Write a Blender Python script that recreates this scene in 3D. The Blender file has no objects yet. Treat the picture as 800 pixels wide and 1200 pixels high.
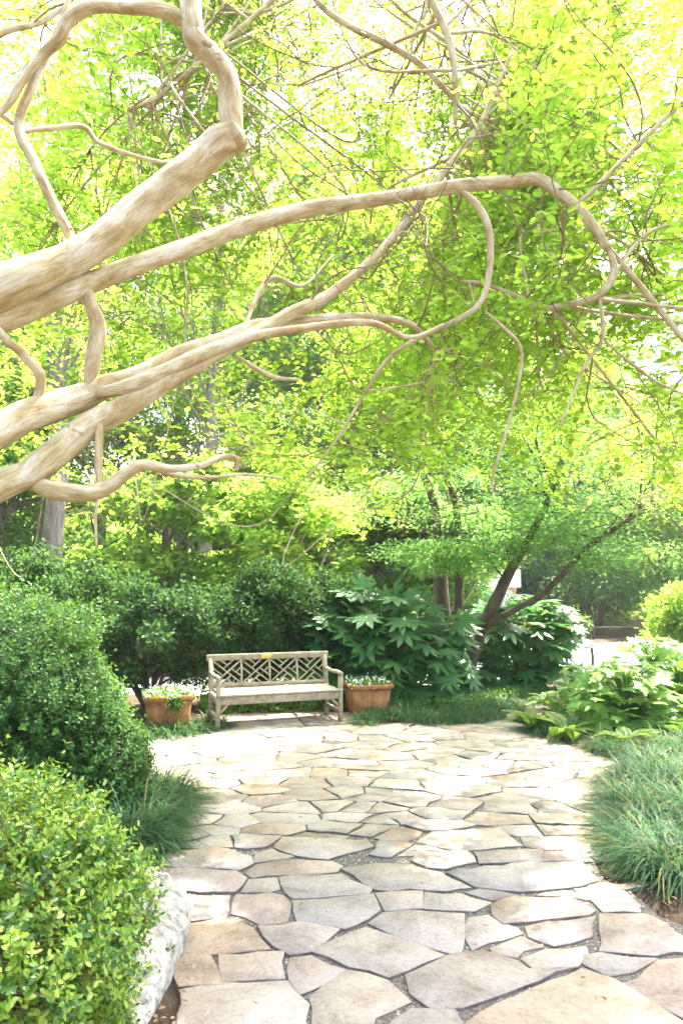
import bpy, math
import numpy as np
from mathutils import Matrix, Vector

# ------------------------------------------------------------------ camera, sky, sun, exposure
scn = bpy.context.scene
col = scn.collection
H, F, TILT = 1.65, 800.0, math.atan(90 / 800)
cam_d = bpy.data.cameras.new('camera'); cam = bpy.data.objects.new('camera', cam_d); col.objects.link(cam)
cam_d.sensor_fit = 'VERTICAL'; cam_d.sensor_height = 36; cam_d.sensor_width = 24; cam_d.lens = 24
cam_d.clip_start = 0.05; cam_d.clip_end = 2000
cam.location = (0, 0, H); cam.rotation_euler = (math.pi / 2 + TILT, 0, 0)
scn.camera = cam

SUN_EL, SUN_AZ = math.radians(64), math.radians(35)      # azimuth from +Y towards +X
wd = bpy.data.worlds.new('World'); scn.world = wd; wd.use_nodes = True
nt = wd.node_tree
sky = nt.nodes.new('ShaderNodeTexSky'); sky.sky_type = 'NISHITA'; sky.sun_disc = False
sky.sun_elevation = SUN_EL; sky.sun_rotation = SUN_AZ; sky.air_density = 1.0; sky.dust_density = 6.0; sky.ozone_density = 0.6
nt.links.new(sky.outputs[0], nt.nodes['Background'].inputs[0]); nt.nodes['Background'].inputs[1].default_value = 0.15
sd = bpy.data.lights.new('sun', 'SUN'); sd.energy = 3.6; sd.angle = math.radians(0.6); sd.color = (1, 0.95, 0.86)
sun = bpy.data.objects.new('sun', sd); col.objects.link(sun)
sdir = Vector((math.cos(SUN_EL) * math.sin(SUN_AZ), math.cos(SUN_EL) * math.cos(SUN_AZ), math.sin(SUN_EL)))
sun.rotation_euler = sdir.to_track_quat('Z', 'Y').to_euler(); sun.location = (8, 8, 20)
scn.view_settings.view_transform = 'Standard'; scn.view_settings.look = 'None'
scn.view_settings.exposure = 3.0; scn.view_settings.gamma = 1.0
scn.render.engine = 'CYCLES'
cy = scn.cycles
cy.max_bounces = 8; cy.diffuse_bounces = 5; cy.glossy_bounces = 2; cy.transmission_bounces = 6; cy.transparent_max_bounces = 8
cy.use_denoising = True; cy.caustics_reflective = False; cy.caustics_refractive = False

# ------------------------------------------------------------------ helpers
rng = np.random.default_rng(7)
CT, ST = math.cos(TILT), math.sin(TILT)
def P(u, v, t):
    xc, yc = (u - 400) / F, (600 - v) / F
    return np.array([t * xc, t * (CT - yc * ST), H + t * (ST + yc * CT)])
def G(u, v, z=0.0):
    xc, yc = (u - 400) / F, (600 - v) / F
    t = (z - H) / (ST + yc * CT)
    return np.array([t * xc, t * (CT - yc * ST), z])
def proj(p):
    p = np.asarray(p, float); d = p - np.array([0, 0, H])
    t = d[..., 1] * CT + d[..., 2] * ST
    up = -d[..., 1] * ST + d[..., 2] * CT
    tt = np.where(np.abs(t) < 1e-6, 1e-6, t)
    return 400 + F * d[..., 0] / tt, 600 - F * up / tt, t
def unit(a):
    return a / np.maximum(np.linalg.norm(a, axis=-1, keepdims=True), 1e-9)

def tag(o, label=None, cat=None, group=None, kind=None):
    if label: o['label'] = label
    if cat: o['category'] = cat
    if group: o['group'] = group
    if kind: o['kind'] = kind
    return o
def empty(name, loc, label=None, cat=None, group=None):
    o = bpy.data.objects.new(name, None); o.empty_display_size = 0.1
    o.location = tuple(float(x) for x in loc); col.objects.link(o)
    return tag(o, label, cat, group)
def origin(o):
    v = np.zeros(3)
    while o is not None:
        v = v + np.array(o.location); o = o.parent
    return v
def mesh_np(name, V, faces, mat, smooth=False, rnd=None):
    """faces: list of arrays (n,k)."""
    me = bpy.data.meshes.new(name)
    V = np.asarray(V, np.float32)
    fl = [np.asarray(f, np.int32) for f in faces if len(f)]
    loops = np.concatenate([f.ravel() for f in fl])
    sizes = np.concatenate([np.full(len(f), f.shape[1], np.int32) for f in fl])
    starts = np.concatenate([[0], np.cumsum(sizes)[:-1]]).astype(np.int32)
    me.vertices.add(len(V)); me.vertices.foreach_set('co', V.ravel())
    me.loops.add(len(loops)); me.loops.foreach_set('vertex_index', loops)
    me.polygons.add(len(sizes)); me.polygons.foreach_set('loop_start', starts)
    me.polygons.foreach_set('loop_total', sizes)
    if smooth: me.polygons.foreach_set('use_smooth', np.ones(len(sizes), bool))
    if rnd is not None:
        a = me.attributes.new('rnd', 'FLOAT', 'POINT'); a.data.foreach_set('value', np.asarray(rnd, np.float32))
    me.update(calc_edges=True)
    if mat: me.materials.append(mat)
    return me
def obj(name, V, faces, mat, parent=None, smooth=False, rnd=None, loc=None):
    """V in world coordinates; the object's origin sits on its parent (or at loc)."""
    o0 = origin(parent) if parent is not None else np.zeros(3)
    l = np.zeros(3) if loc is None else np.asarray(loc, float)
    o = bpy.data.objects.new(name, mesh_np(name, np.asarray(V) - o0 - l, faces, mat, smooth, rnd))
    o.location = tuple(l); o.parent = parent; col.objects.link(o)
    return o
def inst(name, me, parent, M):
    """mesh data shared; M is a world matrix (4x4)."""
    o = bpy.data.objects.new(name, me); o.parent = parent
    M = np.array(M, float); M[:3, 3] -= origin(parent) if parent is not None else 0
    o.matrix_basis = Matrix(M.tolist()); col.objects.link(o)
    return o
def frameM(b, d, n, s=1.0):
    d = unit(np.asarray(d, float)); n = np.asarray(n, float)
    y = unit(np.cross(n, d)); z = np.cross(d, y)
    M = np.eye(4); M[:3, 0] = d * s; M[:3, 1] = y * s; M[:3, 2] = z * s; M[:3, 3] = b
    return M

class MB:
    """collects solid pieces into one mesh"""
    def __init__(s): s.V = []; s.Q = []; s.T = []; s.n = 0
    def add(s, V, Q=(), T=()):
        s.V.append(np.asarray(V, float))
        if len(Q): s.Q.append(np.asarray(Q, int) + s.n)
        if len(T): s.T.append(np.asarray(T, int) + s.n)
        s.n += len(V); return s
    def box(s, c, size, R=None, ch=0.004):
        """box with chamfered edges, R a 3x3 rotation"""
        h = np.array(size, float) / 2; ch = min(ch, h.min() * 0.45)
        V = []; idx = {}
        for sx in (-1, 1):
            for sy in (-1, 1):
                for sz in (-1, 1):
                    sg = np.array([sx, sy, sz])
                    for a in range(3):
                        v = sg * h; v = v - sg * ch; v[a] = sg[a] * h[a]
                        idx[(sx, sy, sz, a)] = len(V); V.append(v)
        Q = []; T = []
        for a in range(3):
            b, c2 = (a + 1) % 3, (a + 2) % 3
            for sg in (-1, 1):
                q = []
                for (p, r) in ((-1, -1), (1, -1), (1, 1), (-1, 1)):
                    k = [0, 0, 0]; k[a] = sg; k[b] = p; k[c2] = r; q.append(idx[(*k, a)])
                Q.append(q if sg > 0 else q[::-1])
            for p in (-1, 1):
                for r in (-1, 1):      # edge along a
                    k0 = [0, 0, 0]; k0[b] = p; k0[c2] = r; k1 = list(k0); k0[a] = -1; k1[a] = 1
                    q = [idx[(*k0, b)], idx[(*k1, b)], idx[(*k1, c2)], idx[(*k0, c2)]]
                    Q.append(q if p * r < 0 else q[::-1])
        for sx in (-1, 1):
            for sy in (-1, 1):
                for sz in (-1, 1):
                    t = [idx[(sx, sy, sz, a)] for a in range(3)]
                    T.append(t if sx * sy * sz > 0 else t[::-1])
        V = np.array(V)
        if R is not None: V = V @ np.asarray(R).T
        return s.add(V + np.asarray(c, float), Q, T)
    def bar(s, a, b, w, d, up=(0, 0, 1), ch=0.003):
        a = np.asarray(a, float); b = np.asarray(b, float)
        x = unit(b - a); y = unit(np.cross(up, x)); z = np.cross(x, y)
        return s.box((a + b) / 2, (np.linalg.norm(b - a), w, d), np.stack([x, y, z], 1), ch)
    def tube(s, pts, rad, k=8, cap=True):
        V, Q, T = tube(pts, rad, k, cap); return s.add(V, Q, T)
    def build(s, name, mat, parent=None, smooth=False, R=None, loc=None):
        V = np.concatenate(s.V)
        if R is not None: V = V @ np.asarray(R[0]).T + np.asarray(R[1])
        fs = ([np.concatenate(s.Q)] if s.Q else []) + ([np.concatenate(s.T)] if s.T else [])
        return obj(name, V, fs, mat, parent, smooth, None, loc)

def catmull(pts, m=6):
    p = np.asarray(pts, float); n = len(p)
    e = np.vstack([2 * p[0] - p[1], p, 2 * p[-1] - p[-2]])
    out = []
    for i in range(n - 1):
        a, b, c, d = e[i:i + 4]
        for t in np.linspace(0, 1, m, endpoint=False):
            out.append(0.5 * (2 * b + (c - a) * t + (2 * a - 5 * b + 4 * c - d) * t * t + (3 * b - a - 3 * c + d) * t ** 3))
    out.append(p[-1])
    return np.array(out)
def tube(pts, rad, k=8, cap=True, wob=0.0, r=None):
    pts = np.asarray(pts, float); rad = np.broadcast_to(np.asarray(rad, float), (len(pts),))
    T = unit(np.gradient(pts, axis=0)); N = np.zeros_like(T)
    up = np.array([0.13, 0.2, 1.0])
    n = np.cross(T[0], up)
    if np.linalg.norm(n) < 0.1: n = np.cross(T[0], [1, 0, 0])
    n = unit(n)
    for i in range(len(pts)):
        n = unit(n - T[i] * n.dot(T[i])); N[i] = n
    B = np.cross(T, N)
    a = np.arange(k) * 2 * math.pi / k
    rr = rad[:, None] * np.ones((1, k))
    if wob and r is not None:
        ph = r.uniform(0, 6.28, 6); L = np.arange(len(pts))[:, None]
        rr = rr * (1 + wob * (np.sin(3 * a[None] + ph[0] + L * 0.12) * 0.6 + np.sin(2 * a[None] + ph[1] - L * 0.16) * 0.8 + np.sin(L * 0.23 + ph[2]) * 0.6 + np.sin(L * 0.11 + ph[3]) * .7))
    V = pts[:, None] + rr[..., None] * (np.cos(a)[None, :, None] * N[:, None] + np.sin(a)[None, :, None] * B[:, None])
    m = len(pts); i = np.arange(m - 1)[:, None] * k; j = np.arange(k)[None]; j2 = (j + 1) % k
    Q = np.stack([i + j, i + j2, i + k + j2, i + k + j], -1).reshape(-1, 4)
    V = V.reshape(-1, 3); Tr = []
    if cap:
        V = np.vstack([V, pts[0], pts[-1] + T[-1] * rad[-1] * 0.4]); c0, c1 = m * k, m * k + 1
        for q in range(k):
            Tr += [[c0, (q + 1) % k, q], [c1, (m - 1) * k + q, (m - 1) * k + (q + 1) % k]]
    return V, Q, Tr

T2 = (np.array([(0, 0, 0), (.45, -.5, .07), (1, 0, -.03), (.45, .5, .07)]), np.array([(0, 1, 2), (0, 2, 3)]))
T4 = (np.array([(0, 0, 0), (.28, -.42, .07), (.28, .42, .07), (.68, -.45, .05), (.68, .45, .05), (1, 0, -.06)]), np.array([(0, 1, 3, 5), (0, 5, 4, 2)]))
def leafgeo(B, D, N, L, W, tm=T2, r=rng, rnd=None):
    B = np.asarray(B, float); n = len(B)
    D = unit(D); S = unit(np.cross(D, N)); N2 = np.cross(S, D)
    L = np.broadcast_to(L, (n,))[:, None, None]; W = np.broadcast_to(W, (n,))[:, None, None]
    tv, tf = tm
    V = B[:, None] + tv[None, :, 0:1] * L * D[:, None] + tv[None, :, 1:2] * W * S[:, None] + tv[None, :, 2:3] * L * N2[:, None]
    k = len(tv)
    Fc = (np.arange(n) * k)[:, None, None] + tf[None]
    rv = np.repeat(r.random(n) if rnd is None else rnd, k)
    return V.reshape(-1, 3), Fc.reshape(-1, tf.shape[1]), rv
def set_bark(o, p, k, rad):
    ln = np.concatenate([[0], np.cumsum(np.linalg.norm(np.diff(p, axis=0), axis=1))]); a = np.arange(k) * 2 * math.pi / k
    rr = np.broadcast_to(np.asarray(rad, float), (len(p),))
    c = np.stack([np.cos(a)[None] * rr[:, None], np.sin(a)[None] * rr[:, None], np.repeat(ln[:, None], k, 1)], -1).reshape(-1, 3)
    n = len(o.data.vertices); full = np.zeros((n, 3)); full[:len(c)] = c
    if n > len(c): full[len(c):] = [(0, 0, 0), (0, 0, ln[-1])][:n - len(c)]
    at = o.data.attributes.new('bark_co', 'FLOAT_VECTOR', 'POINT'); at.data.foreach_set('vector', full.astype(np.float32).ravel())
def rdir(n, r): return unit(r.normal(size=(n, 3)))

# ------------------------------------------------------------------ materials
def mat_new(name):
    m = bpy.data.materials.new(name); m.use_nodes = True
    return m, m.node_tree.nodes, m.node_tree.links, m.node_tree.nodes['Principled BSDF']
def ramp(nodes, stops):
    n = nodes.new('ShaderNodeValToRGB'); e = n.color_ramp.elements
    while len(e) < len(stops): e.new(0.5)
    for q, (p, c) in zip(e, stops): q.position = p; q.color = (*c, 1)
    return n
def leaf_mat(name, stops, trans, tfac=0.35, rough=0.45, spec=0.35):
    m, N, L, b = mat_new(name)
    at = N.new('ShaderNodeAttribute'); at.attribute_name = 'rnd'
    oi = N.new('ShaderNodeObjectInfo')
    ad = N.new('ShaderNodeMath'); ad.operation = 'ADD'; L.new(at.outputs['Fac'], ad.inputs[0]); L.new(oi.outputs['Random'], ad.inputs[1])
    fr = N.new('ShaderNodeMath'); fr.operation = 'FRACT'; L.new(ad.outputs[0], fr.inputs[0])
    rp = ramp(N, stops); L.new(fr.outputs[0], rp.inputs[0])
    b.inputs['Roughness'].default_value = rough; b.inputs['Specular IOR Level'].default_value = spec
    L.new(rp.outputs[0], b.inputs['Base Color'])
    rt = ramp(N, trans); L.new(fr.outputs[0], rt.inputs[0])
    t = N.new('ShaderNodeBsdfTranslucent'); L.new(rt.outputs[0], t.inputs[0])
    mx = N.new('ShaderNodeMixShader'); mx.inputs[0].default_value = tfac
    L.new(b.outputs[0], mx.inputs[1]); L.new(t.outputs[0], mx.inputs[2])
    L.new(mx.outputs[0], N['Material Output'].inputs[0])
    return m
def rough_mat(name, stops, scale=8.0, rough=0.8, bump=0.3, bscale=None, stretch=(1, 1, 1), detail=6, dist=0.02, obj_rand=None, spec=0.25):
    m, N, L, b = mat_new(name)
    tc = N.new('ShaderNodeNewGeometry'); mp = N.new('ShaderNodeMapping'); mp.inputs['Scale'].default_value = stretch
    L.new(tc.outputs['Position'], mp.inputs[0])
    nz = N.new('ShaderNodeTexNoise'); nz.inputs['Scale'].default_value = scale; nz.inputs['Detail'].default_value = detail; nz.inputs['Roughness'].default_value = 0.62
    L.new(mp.outputs[0], nz.inputs[0])
    rp = ramp(N, stops); L.new(nz.outputs[0], rp.inputs[0]); out = rp.outputs[0]
    if obj_rand:
        oi = N.new('ShaderNodeObjectInfo'); r2 = ramp(N, obj_rand); L.new(oi.outputs['Random'], r2.inputs[0])
        mx = N.new('ShaderNodeMix'); mx.data_type = 'RGBA'; mx.blend_type = 'MULTIPLY'; mx.inputs[0].default_value = 1
        L.new(out, mx.inputs[6]); L.new(r2.outputs[0], mx.inputs[7]); out = mx.outputs[2]
    L.new(out, b.inputs['Base Color'])
    b.inputs['Roughness'].default_value = rough; b.inputs['Specular IOR Level'].default_value = spec
    n2 = N.new('ShaderNodeTexNoise'); n2.inputs['Scale'].default_value = bscale or scale * 4; n2.inputs['Detail'].default_value = 8
    L.new(mp.outputs[0], n2.inputs[0])
    bp = N.new('ShaderNodeBump'); bp.inputs['Strength'].default_value = bump; bp.inputs['Distance'].default_value = dist
    L.new(n2.outputs[0], bp.inputs['Height']); L.new(bp.outputs[0], b.inputs['Normal'])
    return m

M = {}
M['soil'] = rough_mat('soil', [(.3, (.035, .024, .016)), (.55, (.075, .05, .033)), (.75, (.13, .09, .06))], 6, .95, .8, 40)
M['gravel'] = rough_mat('gravel', [(.3, (.07, .058, .045)), (.5, (.15, .125, .10)), (.7, (.30, .27, .24))], 60, .9, .8, 120)
def stone_mat():
    m, N, L, b = mat_new('stone')
    g = N.new('ShaderNodeNewGeometry'); oi = N.new('ShaderNodeObjectInfo')
    ofs = N.new('ShaderNodeVectorMath'); ofs.operation = 'MULTIPLY_ADD'; cx = N.new('ShaderNodeCombineXYZ')
    mu = N.new('ShaderNodeMath'); mu.operation = 'MULTIPLY'; mu.inputs[1].default_value = 37; L.new(oi.outputs['Random'], mu.inputs[0])
    for q in range(3): L.new(mu.outputs[0], cx.inputs[q])
    ofs.inputs[1].default_value = (1, 1, 1); L.new(g.outputs['Position'], ofs.inputs[0]); L.new(cx.outputs[0], ofs.inputs[2])
    def noise(sc, det, rg, dist=0):
        n = N.new('ShaderNodeTexNoise'); n.inputs['Scale'].default_value = sc; n.inputs['Detail'].default_value = det; n.inputs['Roughness'].default_value = rg; n.inputs['Distortion'].default_value = dist
        L.new(ofs.outputs[0], n.inputs[0]); return n.outputs[0]
    def mul(a, c, f=1.0):
        x = N.new('ShaderNodeMix'); x.data_type = 'RGBA'; x.blend_type = 'MULTIPLY'; x.inputs[0].default_value = f
        L.new(a, x.inputs[6]); L.new(c, x.inputs[7]); return x.outputs[2]
    tone = ramp(N, [(0, (.33, .285, .24)), (.16, (.33, .29, .255)), (.3, (.27, .25, .23)), (.45, (.355, .285, .22)), (.6, (.315, .26, .235)), (.75, (.365, .325, .285)), (.88, (.33, .275, .23)), (1, (.28, .255, .23))]); L.new(oi.outputs['Random'], tone.inputs[0])
    stain = ramp(N, [(.30, (.48, .44, .40)), (.42, (.78, .75, .71)), (.52, (1, .98, .96)), (.66, (1.18, 1.17, 1.15))]); L.new(noise(2.6, 8, .66, .4), stain.inputs[0])
    rust = ramp(N, [(.55, (1, 1, 1)), (.72, (1.0, .84, .66))]); L.new(noise(1.7, 5, .6), rust.inputs[0])
    grain = ramp(N, [(.35, (.74, .73, .72)), (.5, (1, 1, 1)), (.68, (1.12, 1.12, 1.12))]); L.new(noise(48, 6, .75), grain.inputs[0])
    c = mul(mul(mul(tone.outputs[0], stain.outputs[0]), rust.outputs[0]), grain.outputs[0])
    L.new(c, b.inputs['Base Color']); b.inputs['Roughness'].default_value = .8; b.inputs['Specular IOR Level'].default_value = .2
    b1 = N.new('ShaderNodeBump'); b1.inputs['Strength'].default_value = .5; b1.inputs['Distance'].default_value = .012; L.new(noise(9, 10, .6, .6), b1.inputs['Height'])
    b2 = N.new('ShaderNodeBump'); b2.inputs['Strength'].default_value = .35; b2.inputs['Distance'].default_value = .003; L.new(noise(90, 4, .6), b2.inputs['Height']); L.new(b1.outputs[0], b2.inputs['Normal'])
    L.new(b2.outputs[0], b.inputs['Normal'])
    return m
M['stone'] = stone_mat()
M['stone_gap_shade'] = rough_mat('stone_gap_shade', [(.3, (.06, .05, .04)), (.6, (.13, .11, .085)), (.8, (.22, .19, .15))], 14, .9, .5)  # stone sides coloured darker to paint in the shadow of the joint gaps
M['pave'] = rough_mat('pave', [(.3, (.40, .38, .36)), (.6, (.50, .48, .45)), (.8, (.56, .54, .50))], 4, .85, .2, 60)
M['boulder'] = rough_mat('boulder', [(.34, (.16, .147, .128)), (.44, (.30, .28, .245)), (.54, (.42, .40, .36)), (.68, (.52, .50, .465))], 16, .9, 1.0, 30, dist=.03, detail=12)
def myrtle_bark():
    m, N, L, b = mat_new('myrtle_bark')
    at = N.new('ShaderNodeAttribute'); at.attribute_name = 'bark_co'; mp = N.new('ShaderNodeMapping'); mp.inputs['Scale'].default_value = (1, 1, .11); L.new(at.outputs['Vector'], mp.inputs[0])
    mp2 = N.new('ShaderNodeMapping'); mp2.inputs['Scale'].default_value = (1, 1, .4); L.new(at.outputs['Vector'], mp2.inputs[0])
    def noise(src, sc, det, rg, dist=0):
        n = N.new('ShaderNodeTexNoise'); n.inputs['Scale'].default_value = sc; n.inputs['Detail'].default_value = det; n.inputs['Roughness'].default_value = rg; n.inputs['Distortion'].default_value = dist
        L.new(src.outputs[0], n.inputs[0]); return n.outputs[0]
    base = ramp(N, [(.34, (.31, .235, .10)), (.44, (.41, .335, .17)), (.52, (.48, .42, .25)), (.6, (.55, .51, .37))]); L.new(noise(mp2, 14, 5, .55, .5), base.inputs[0])
    st = ramp(N, [(.34, (.72, .64, .5)), (.46, (1, 1, 1)), (.66, (1.08, 1.07, 1.02))]); L.new(noise(mp, 75, 4, .6, .3), st.inputs[0])
    x = N.new('ShaderNodeMix'); x.data_type = 'RGBA'; x.blend_type = 'MULTIPLY'; x.inputs[0].default_value = .5; L.new(base.outputs[0], x.inputs[6]); L.new(st.outputs[0], x.inputs[7])
    mp3 = N.new('ShaderNodeMapping'); mp3.inputs['Scale'].default_value = (1, 1, .07); L.new(at.outputs['Vector'], mp3.inputs[0])
    fs = ramp(N, [(.38, (.66, .58, .46)), (.47, (1, 1, 1)), (.7, (1.1, 1.1, 1.06))]); L.new(noise(mp3, 210, 3, .6, .2), fs.inputs[0])
    fl = ramp(N, [(.50, (1, 1, 1)), (.515, (.80, .73, .62)), (.57, (.86, .80, .70)), (.585, (1, 1, 1))]); L.new(noise(mp2, 24, 4, .55, .8), fl.inputs[0])
    for q in (fs, fl):
        y = N.new('ShaderNodeMix'); y.data_type = 'RGBA'; y.blend_type = 'MULTIPLY'; y.inputs[0].default_value = .55; L.new(x.outputs[2], y.inputs[6]); L.new(q.outputs[0], y.inputs[7]); x = y
    L.new(x.outputs[2], b.inputs['Base Color']); b.inputs['Roughness'].default_value = .62; b.inputs['Specular IOR Level'].default_value = .25
    bp = N.new('ShaderNodeBump'); bp.inputs['Strength'].default_value = .6; bp.inputs['Distance'].default_value = .006; L.new(noise(mp3, 150, 6, .65, .3), bp.inputs['Height'])
    b2 = N.new('ShaderNodeBump'); b2.inputs['Strength'].default_value = .5; b2.inputs['Distance'].default_value = .02; L.new(noise(mp2, 11, 3, .5), b2.inputs['Height']); L.new(bp.outputs[0], b2.inputs['Normal'])
    L.new(b2.outputs[0], b.inputs['Normal']); return m
M['myrtle_bark'] = myrtle_bark()
M['dark_bark'] = rough_mat('dark_bark', [(.3, (.05, .04, .03)), (.55, (.10, .08, .06)), (.75, (.17, .15, .11))], 10, .9, .8, 30, (1, 1, .3))
M['grey_bark'] = rough_mat('grey_bark', [(.3, (.10, .085, .07)), (.5, (.22, .19, .165)), (.7, (.33, .30, .27))], 9, .9, 1.0, 18, (1, 1, .18), dist=0.05)
M['twig'] = rough_mat('twig', [(.3, (.14, .105, .055)), (.6, (.26, .20, .11)), (.8, (.34, .27, .16))], 12, .8, .2)
M['teak'] = rough_mat('teak', [(.3, (.20, .165, .115)), (.5, (.31, .265, .195)), (.72, (.40, .355, .275))], 14, .75, .25, 60, (1, 1, 1))
M['terracotta'] = rough_mat('terracotta', [(.3, (.17, .075, .03)), (.5, (.33, .145, .06)), (.7, (.43, .23, .11))], 7, .8, .3, 40)
M['brass'] = rough_mat('brass', [(.3, (.5, .42, .1)), (.7, (.62, .55, .18))], 30, .4, .05)
M['brass'].node_tree.nodes['Principled BSDF'].inputs['Metallic'].default_value = 0.6
M['white_wall'] = rough_mat('white_wall', [(.3, (.58, .52, .48)), (.7, (.70, .64, .60))], 3, .85, .15)
M['tile'] = rough_mat('tile', [(.3, (.16, .11, .09)), (.7, (.28, .2, .16))], 8, .8, .3)
M['brown_wood'] = rough_mat('brown_wood', [(.3, (.2, .12, .07)), (.7, (.34, .22, .14))], 9, .8, .3, 40, (1, 1, .3))
M['dark_metal'] = rough_mat('dark_metal', [(.3, (.05, .045, .04)), (.7, (.10, .09, .08))], 20, .6, .1)
M['white_paint'] = rough_mat('white_paint', [(.3, (.75, .75, .73)), (.7, (.8, .8, .8))], 9, .6, .05)
M['window_glass'] = rough_mat('window_glass', [(.3, (.12, .14, .16)), (.7, (.2, .22, .24))], 3, .15, .0)
M['litter'] = leaf_mat('litter', [(0, (.20, .10, .04)), (.5, (.30, .18, .09)), (1, (.38, .26, .15))], [(0, (.15, .08, .03)), (1, (.25, .14, .05))], .15, .7, .2)

M['myrtle_leaf'] = leaf_mat('myrtle_leaf', [(0, (.07, .14, .015)), (.6, (.10, .18, .02)), (1, (.13, .20, .025))],
                            [(0, (.34, .57, .045)), (.5, (.50, .73, .065)), (1, (.66, .84, .13))], .74, .4, .3)
M['tree_leaf'] = leaf_mat('tree_leaf', [(0, (.05, .11, .015)), (.6, (.085, .16, .022)), (1, (.12, .18, .03))],
                          [(0, (.27, .50, .055)), (.5, (.42, .64, .075)), (1, (.58, .75, .13))], .66, .5, .3)
M['maple_leaf'] = leaf_mat('maple_leaf', [(0, (.05, .12, .025)), (.6, (.08, .17, .035)), (1, (.11, .20, .035))],
                           [(0, (.17, .40, .085)), (.6, (.25, .50, .11)), (1, (.38, .60, .10))], .55, .5, .3)
M['grey_leaf'] = leaf_mat('grey_leaf', [(0, (.09, .13, .07)), (.6, (.13, .17, .10)), (1, (.2, .22, .14))],
                          [(0, (.18, .26, .1)), (1, (.28, .34, .12))], .35, .5, .3)
M['dark_leaf'] = leaf_mat('dark_leaf', [(0, (.014, .046, .012)), (.6, (.032, .085, .02)), (.9, (.06, .13, .03)), (1, (.10, .18, .04))],
                          [(0, (.06, .16, .03)), (1, (.15, .30, .04))], .28, .6, .15)
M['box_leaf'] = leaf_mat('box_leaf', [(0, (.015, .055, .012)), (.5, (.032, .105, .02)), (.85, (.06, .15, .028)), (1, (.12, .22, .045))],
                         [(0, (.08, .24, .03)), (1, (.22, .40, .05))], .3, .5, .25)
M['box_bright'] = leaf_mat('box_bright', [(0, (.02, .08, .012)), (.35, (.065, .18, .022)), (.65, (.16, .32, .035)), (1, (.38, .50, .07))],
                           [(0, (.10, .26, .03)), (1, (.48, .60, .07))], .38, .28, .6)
M['fatsia_leaf'] = leaf_mat('fatsia_leaf', [(0, (.04, .12, .04)), (.6, (.07, .17, .06)), (.99, (.10, .21, .08)), (.993, (.35, .25, .05)), (1, (.4, .28, .06))],
                            [(0, (.08, .26, .05)), (.9, (.14, .34, .06)), (1, (.4, .3, .05))], .3, .42, .3)
M['hydrangea_leaf'] = leaf_mat('hydrangea_leaf', [(0, (.08, .20, .03)), (.6, (.16, .30, .045)), (1, (.26, .36, .07))],
                               [(0, (.22, .46, .06)), (1, (.40, .56, .09))], .4, .45, .35)
M['fern_leaf'] = leaf_mat('fern_leaf', [(0, (.06, .13, .025)), (.7, (.11, .19, .035)), (1, (.24, .26, .08))],
                          [(0, (.2, .4, .05)), (1, (.4, .5, .1))], .35, .4, .4)
M['cover_leaf'] = leaf_mat('cover_leaf', [(0, (.04, .12, .02)), (.7, (.08, .19, .03)), (1, (.13, .24, .05))],
                           [(0, (.15, .36, .04)), (1, (.3, .48, .06))], .4, .45, .35)
M['grass'] = leaf_mat('grass', [(0, (.013, .05, .018)), (.5, (.03, .095, .034)), (.88, (.06, .14, .055)), (.93, (.2, .18, .06)), (1, (.26, .19, .08))],
                      [(0, (.09, .24, .05)), (1, (.18, .34, .09))], .3, .55, .2)
M['petal'] = leaf_mat('petal', [(0, (.75, .74, .68)), (.8, (.82, .80, .78)), (1, (.8, .74, .45))], [(0, (.7, .7, .66)), (1, (.75, .72, .6))], .3, .6, .2)

# ------------------------------------------------------------------ setting: ground, path, patio
def inside(poly, p):
    x, y = p[..., 0], p[..., 1]; c = np.zeros(x.shape, bool); n = len(poly)
    for i in range(n):
        (x1, y1), (x2, y2) = poly[i], poly[(i + 1) % n]
        t = (y1 > y) != (y2 > y)
        c ^= t & (x < (x2 - x1) * (y - y1) / ((y2 - y1) if y2 != y1 else 1e-9) + x1)
    return c
def polydist(poly, p):
    d = np.full(p.shape[:-1], 1e9); n = len(poly)
    for i in range(n):
        a = np.array(poly[i]); b = np.array(poly[(i + 1) % n]); ab = b - a
        t = np.clip(((p - a) @ ab) / max(ab @ ab, 1e-9), 0, 1)
        d = np.minimum(d, np.linalg.norm(p - (a + t[..., None] * ab), axis=-1))
    return d
outline_px = [(40, 1620), (130, 1330), (215, 1180), (195, 1090), (150, 1048), (180, 1010), (222, 985), (232, 950), (215, 918), (182, 896), (150, 880), (140, 862),
              (235, 852), (262, 845), (300, 840), (372, 834), (405, 840), (440, 849), (500, 853), (560, 848), (595, 838), (640, 822), (700, 812),
              (720, 822), (640, 845), (612, 862), (650, 876), (690, 890), (724, 905), (704, 930), (688, 965), (692, 1005), (706, 1034), (735, 1046), (775, 1080), (860, 1110), (1000, 1290), (1150, 1620)]
PATIO = [tuple(G(u, v)[:2]) for u, v in outline_px]
PATH = [(-14, 11.6), (-6, 11.0), (-1, 10.8), (2.2, 12.2), (3.4, 13.2), (4.6, 14.2), (9.5, 16.5), (16, 17.5), (16, 21.2), (9, 21.6), (5.5, 19.8), (3.6, 16.5), (2.0, 14.4), (-1, 12.9), (-6, 13.2), (-14, 13.8)]
def axis_grid(lo, hi, step, far):
    a = np.arange(lo, hi + 1e-6, step); g = [a]
    ext = []; s = step; x = hi
    while x < far: s *= 1.35; x += s; ext.append(x)
    ext2 = []; s = step; x = lo
    while x > -far: s *= 1.35; x -= s; ext2.append(x)
    return np.concatenate([ext2[::-1], a, ext])
gx = axis_grid(-7, 9, 0.2, 400); gy = axis_grid(0, 22, 0.2, 600)
XX, YY = np.meshgrid(gx, gy, indexing='ij'); pts = np.stack([XX, YY], -1)
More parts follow.
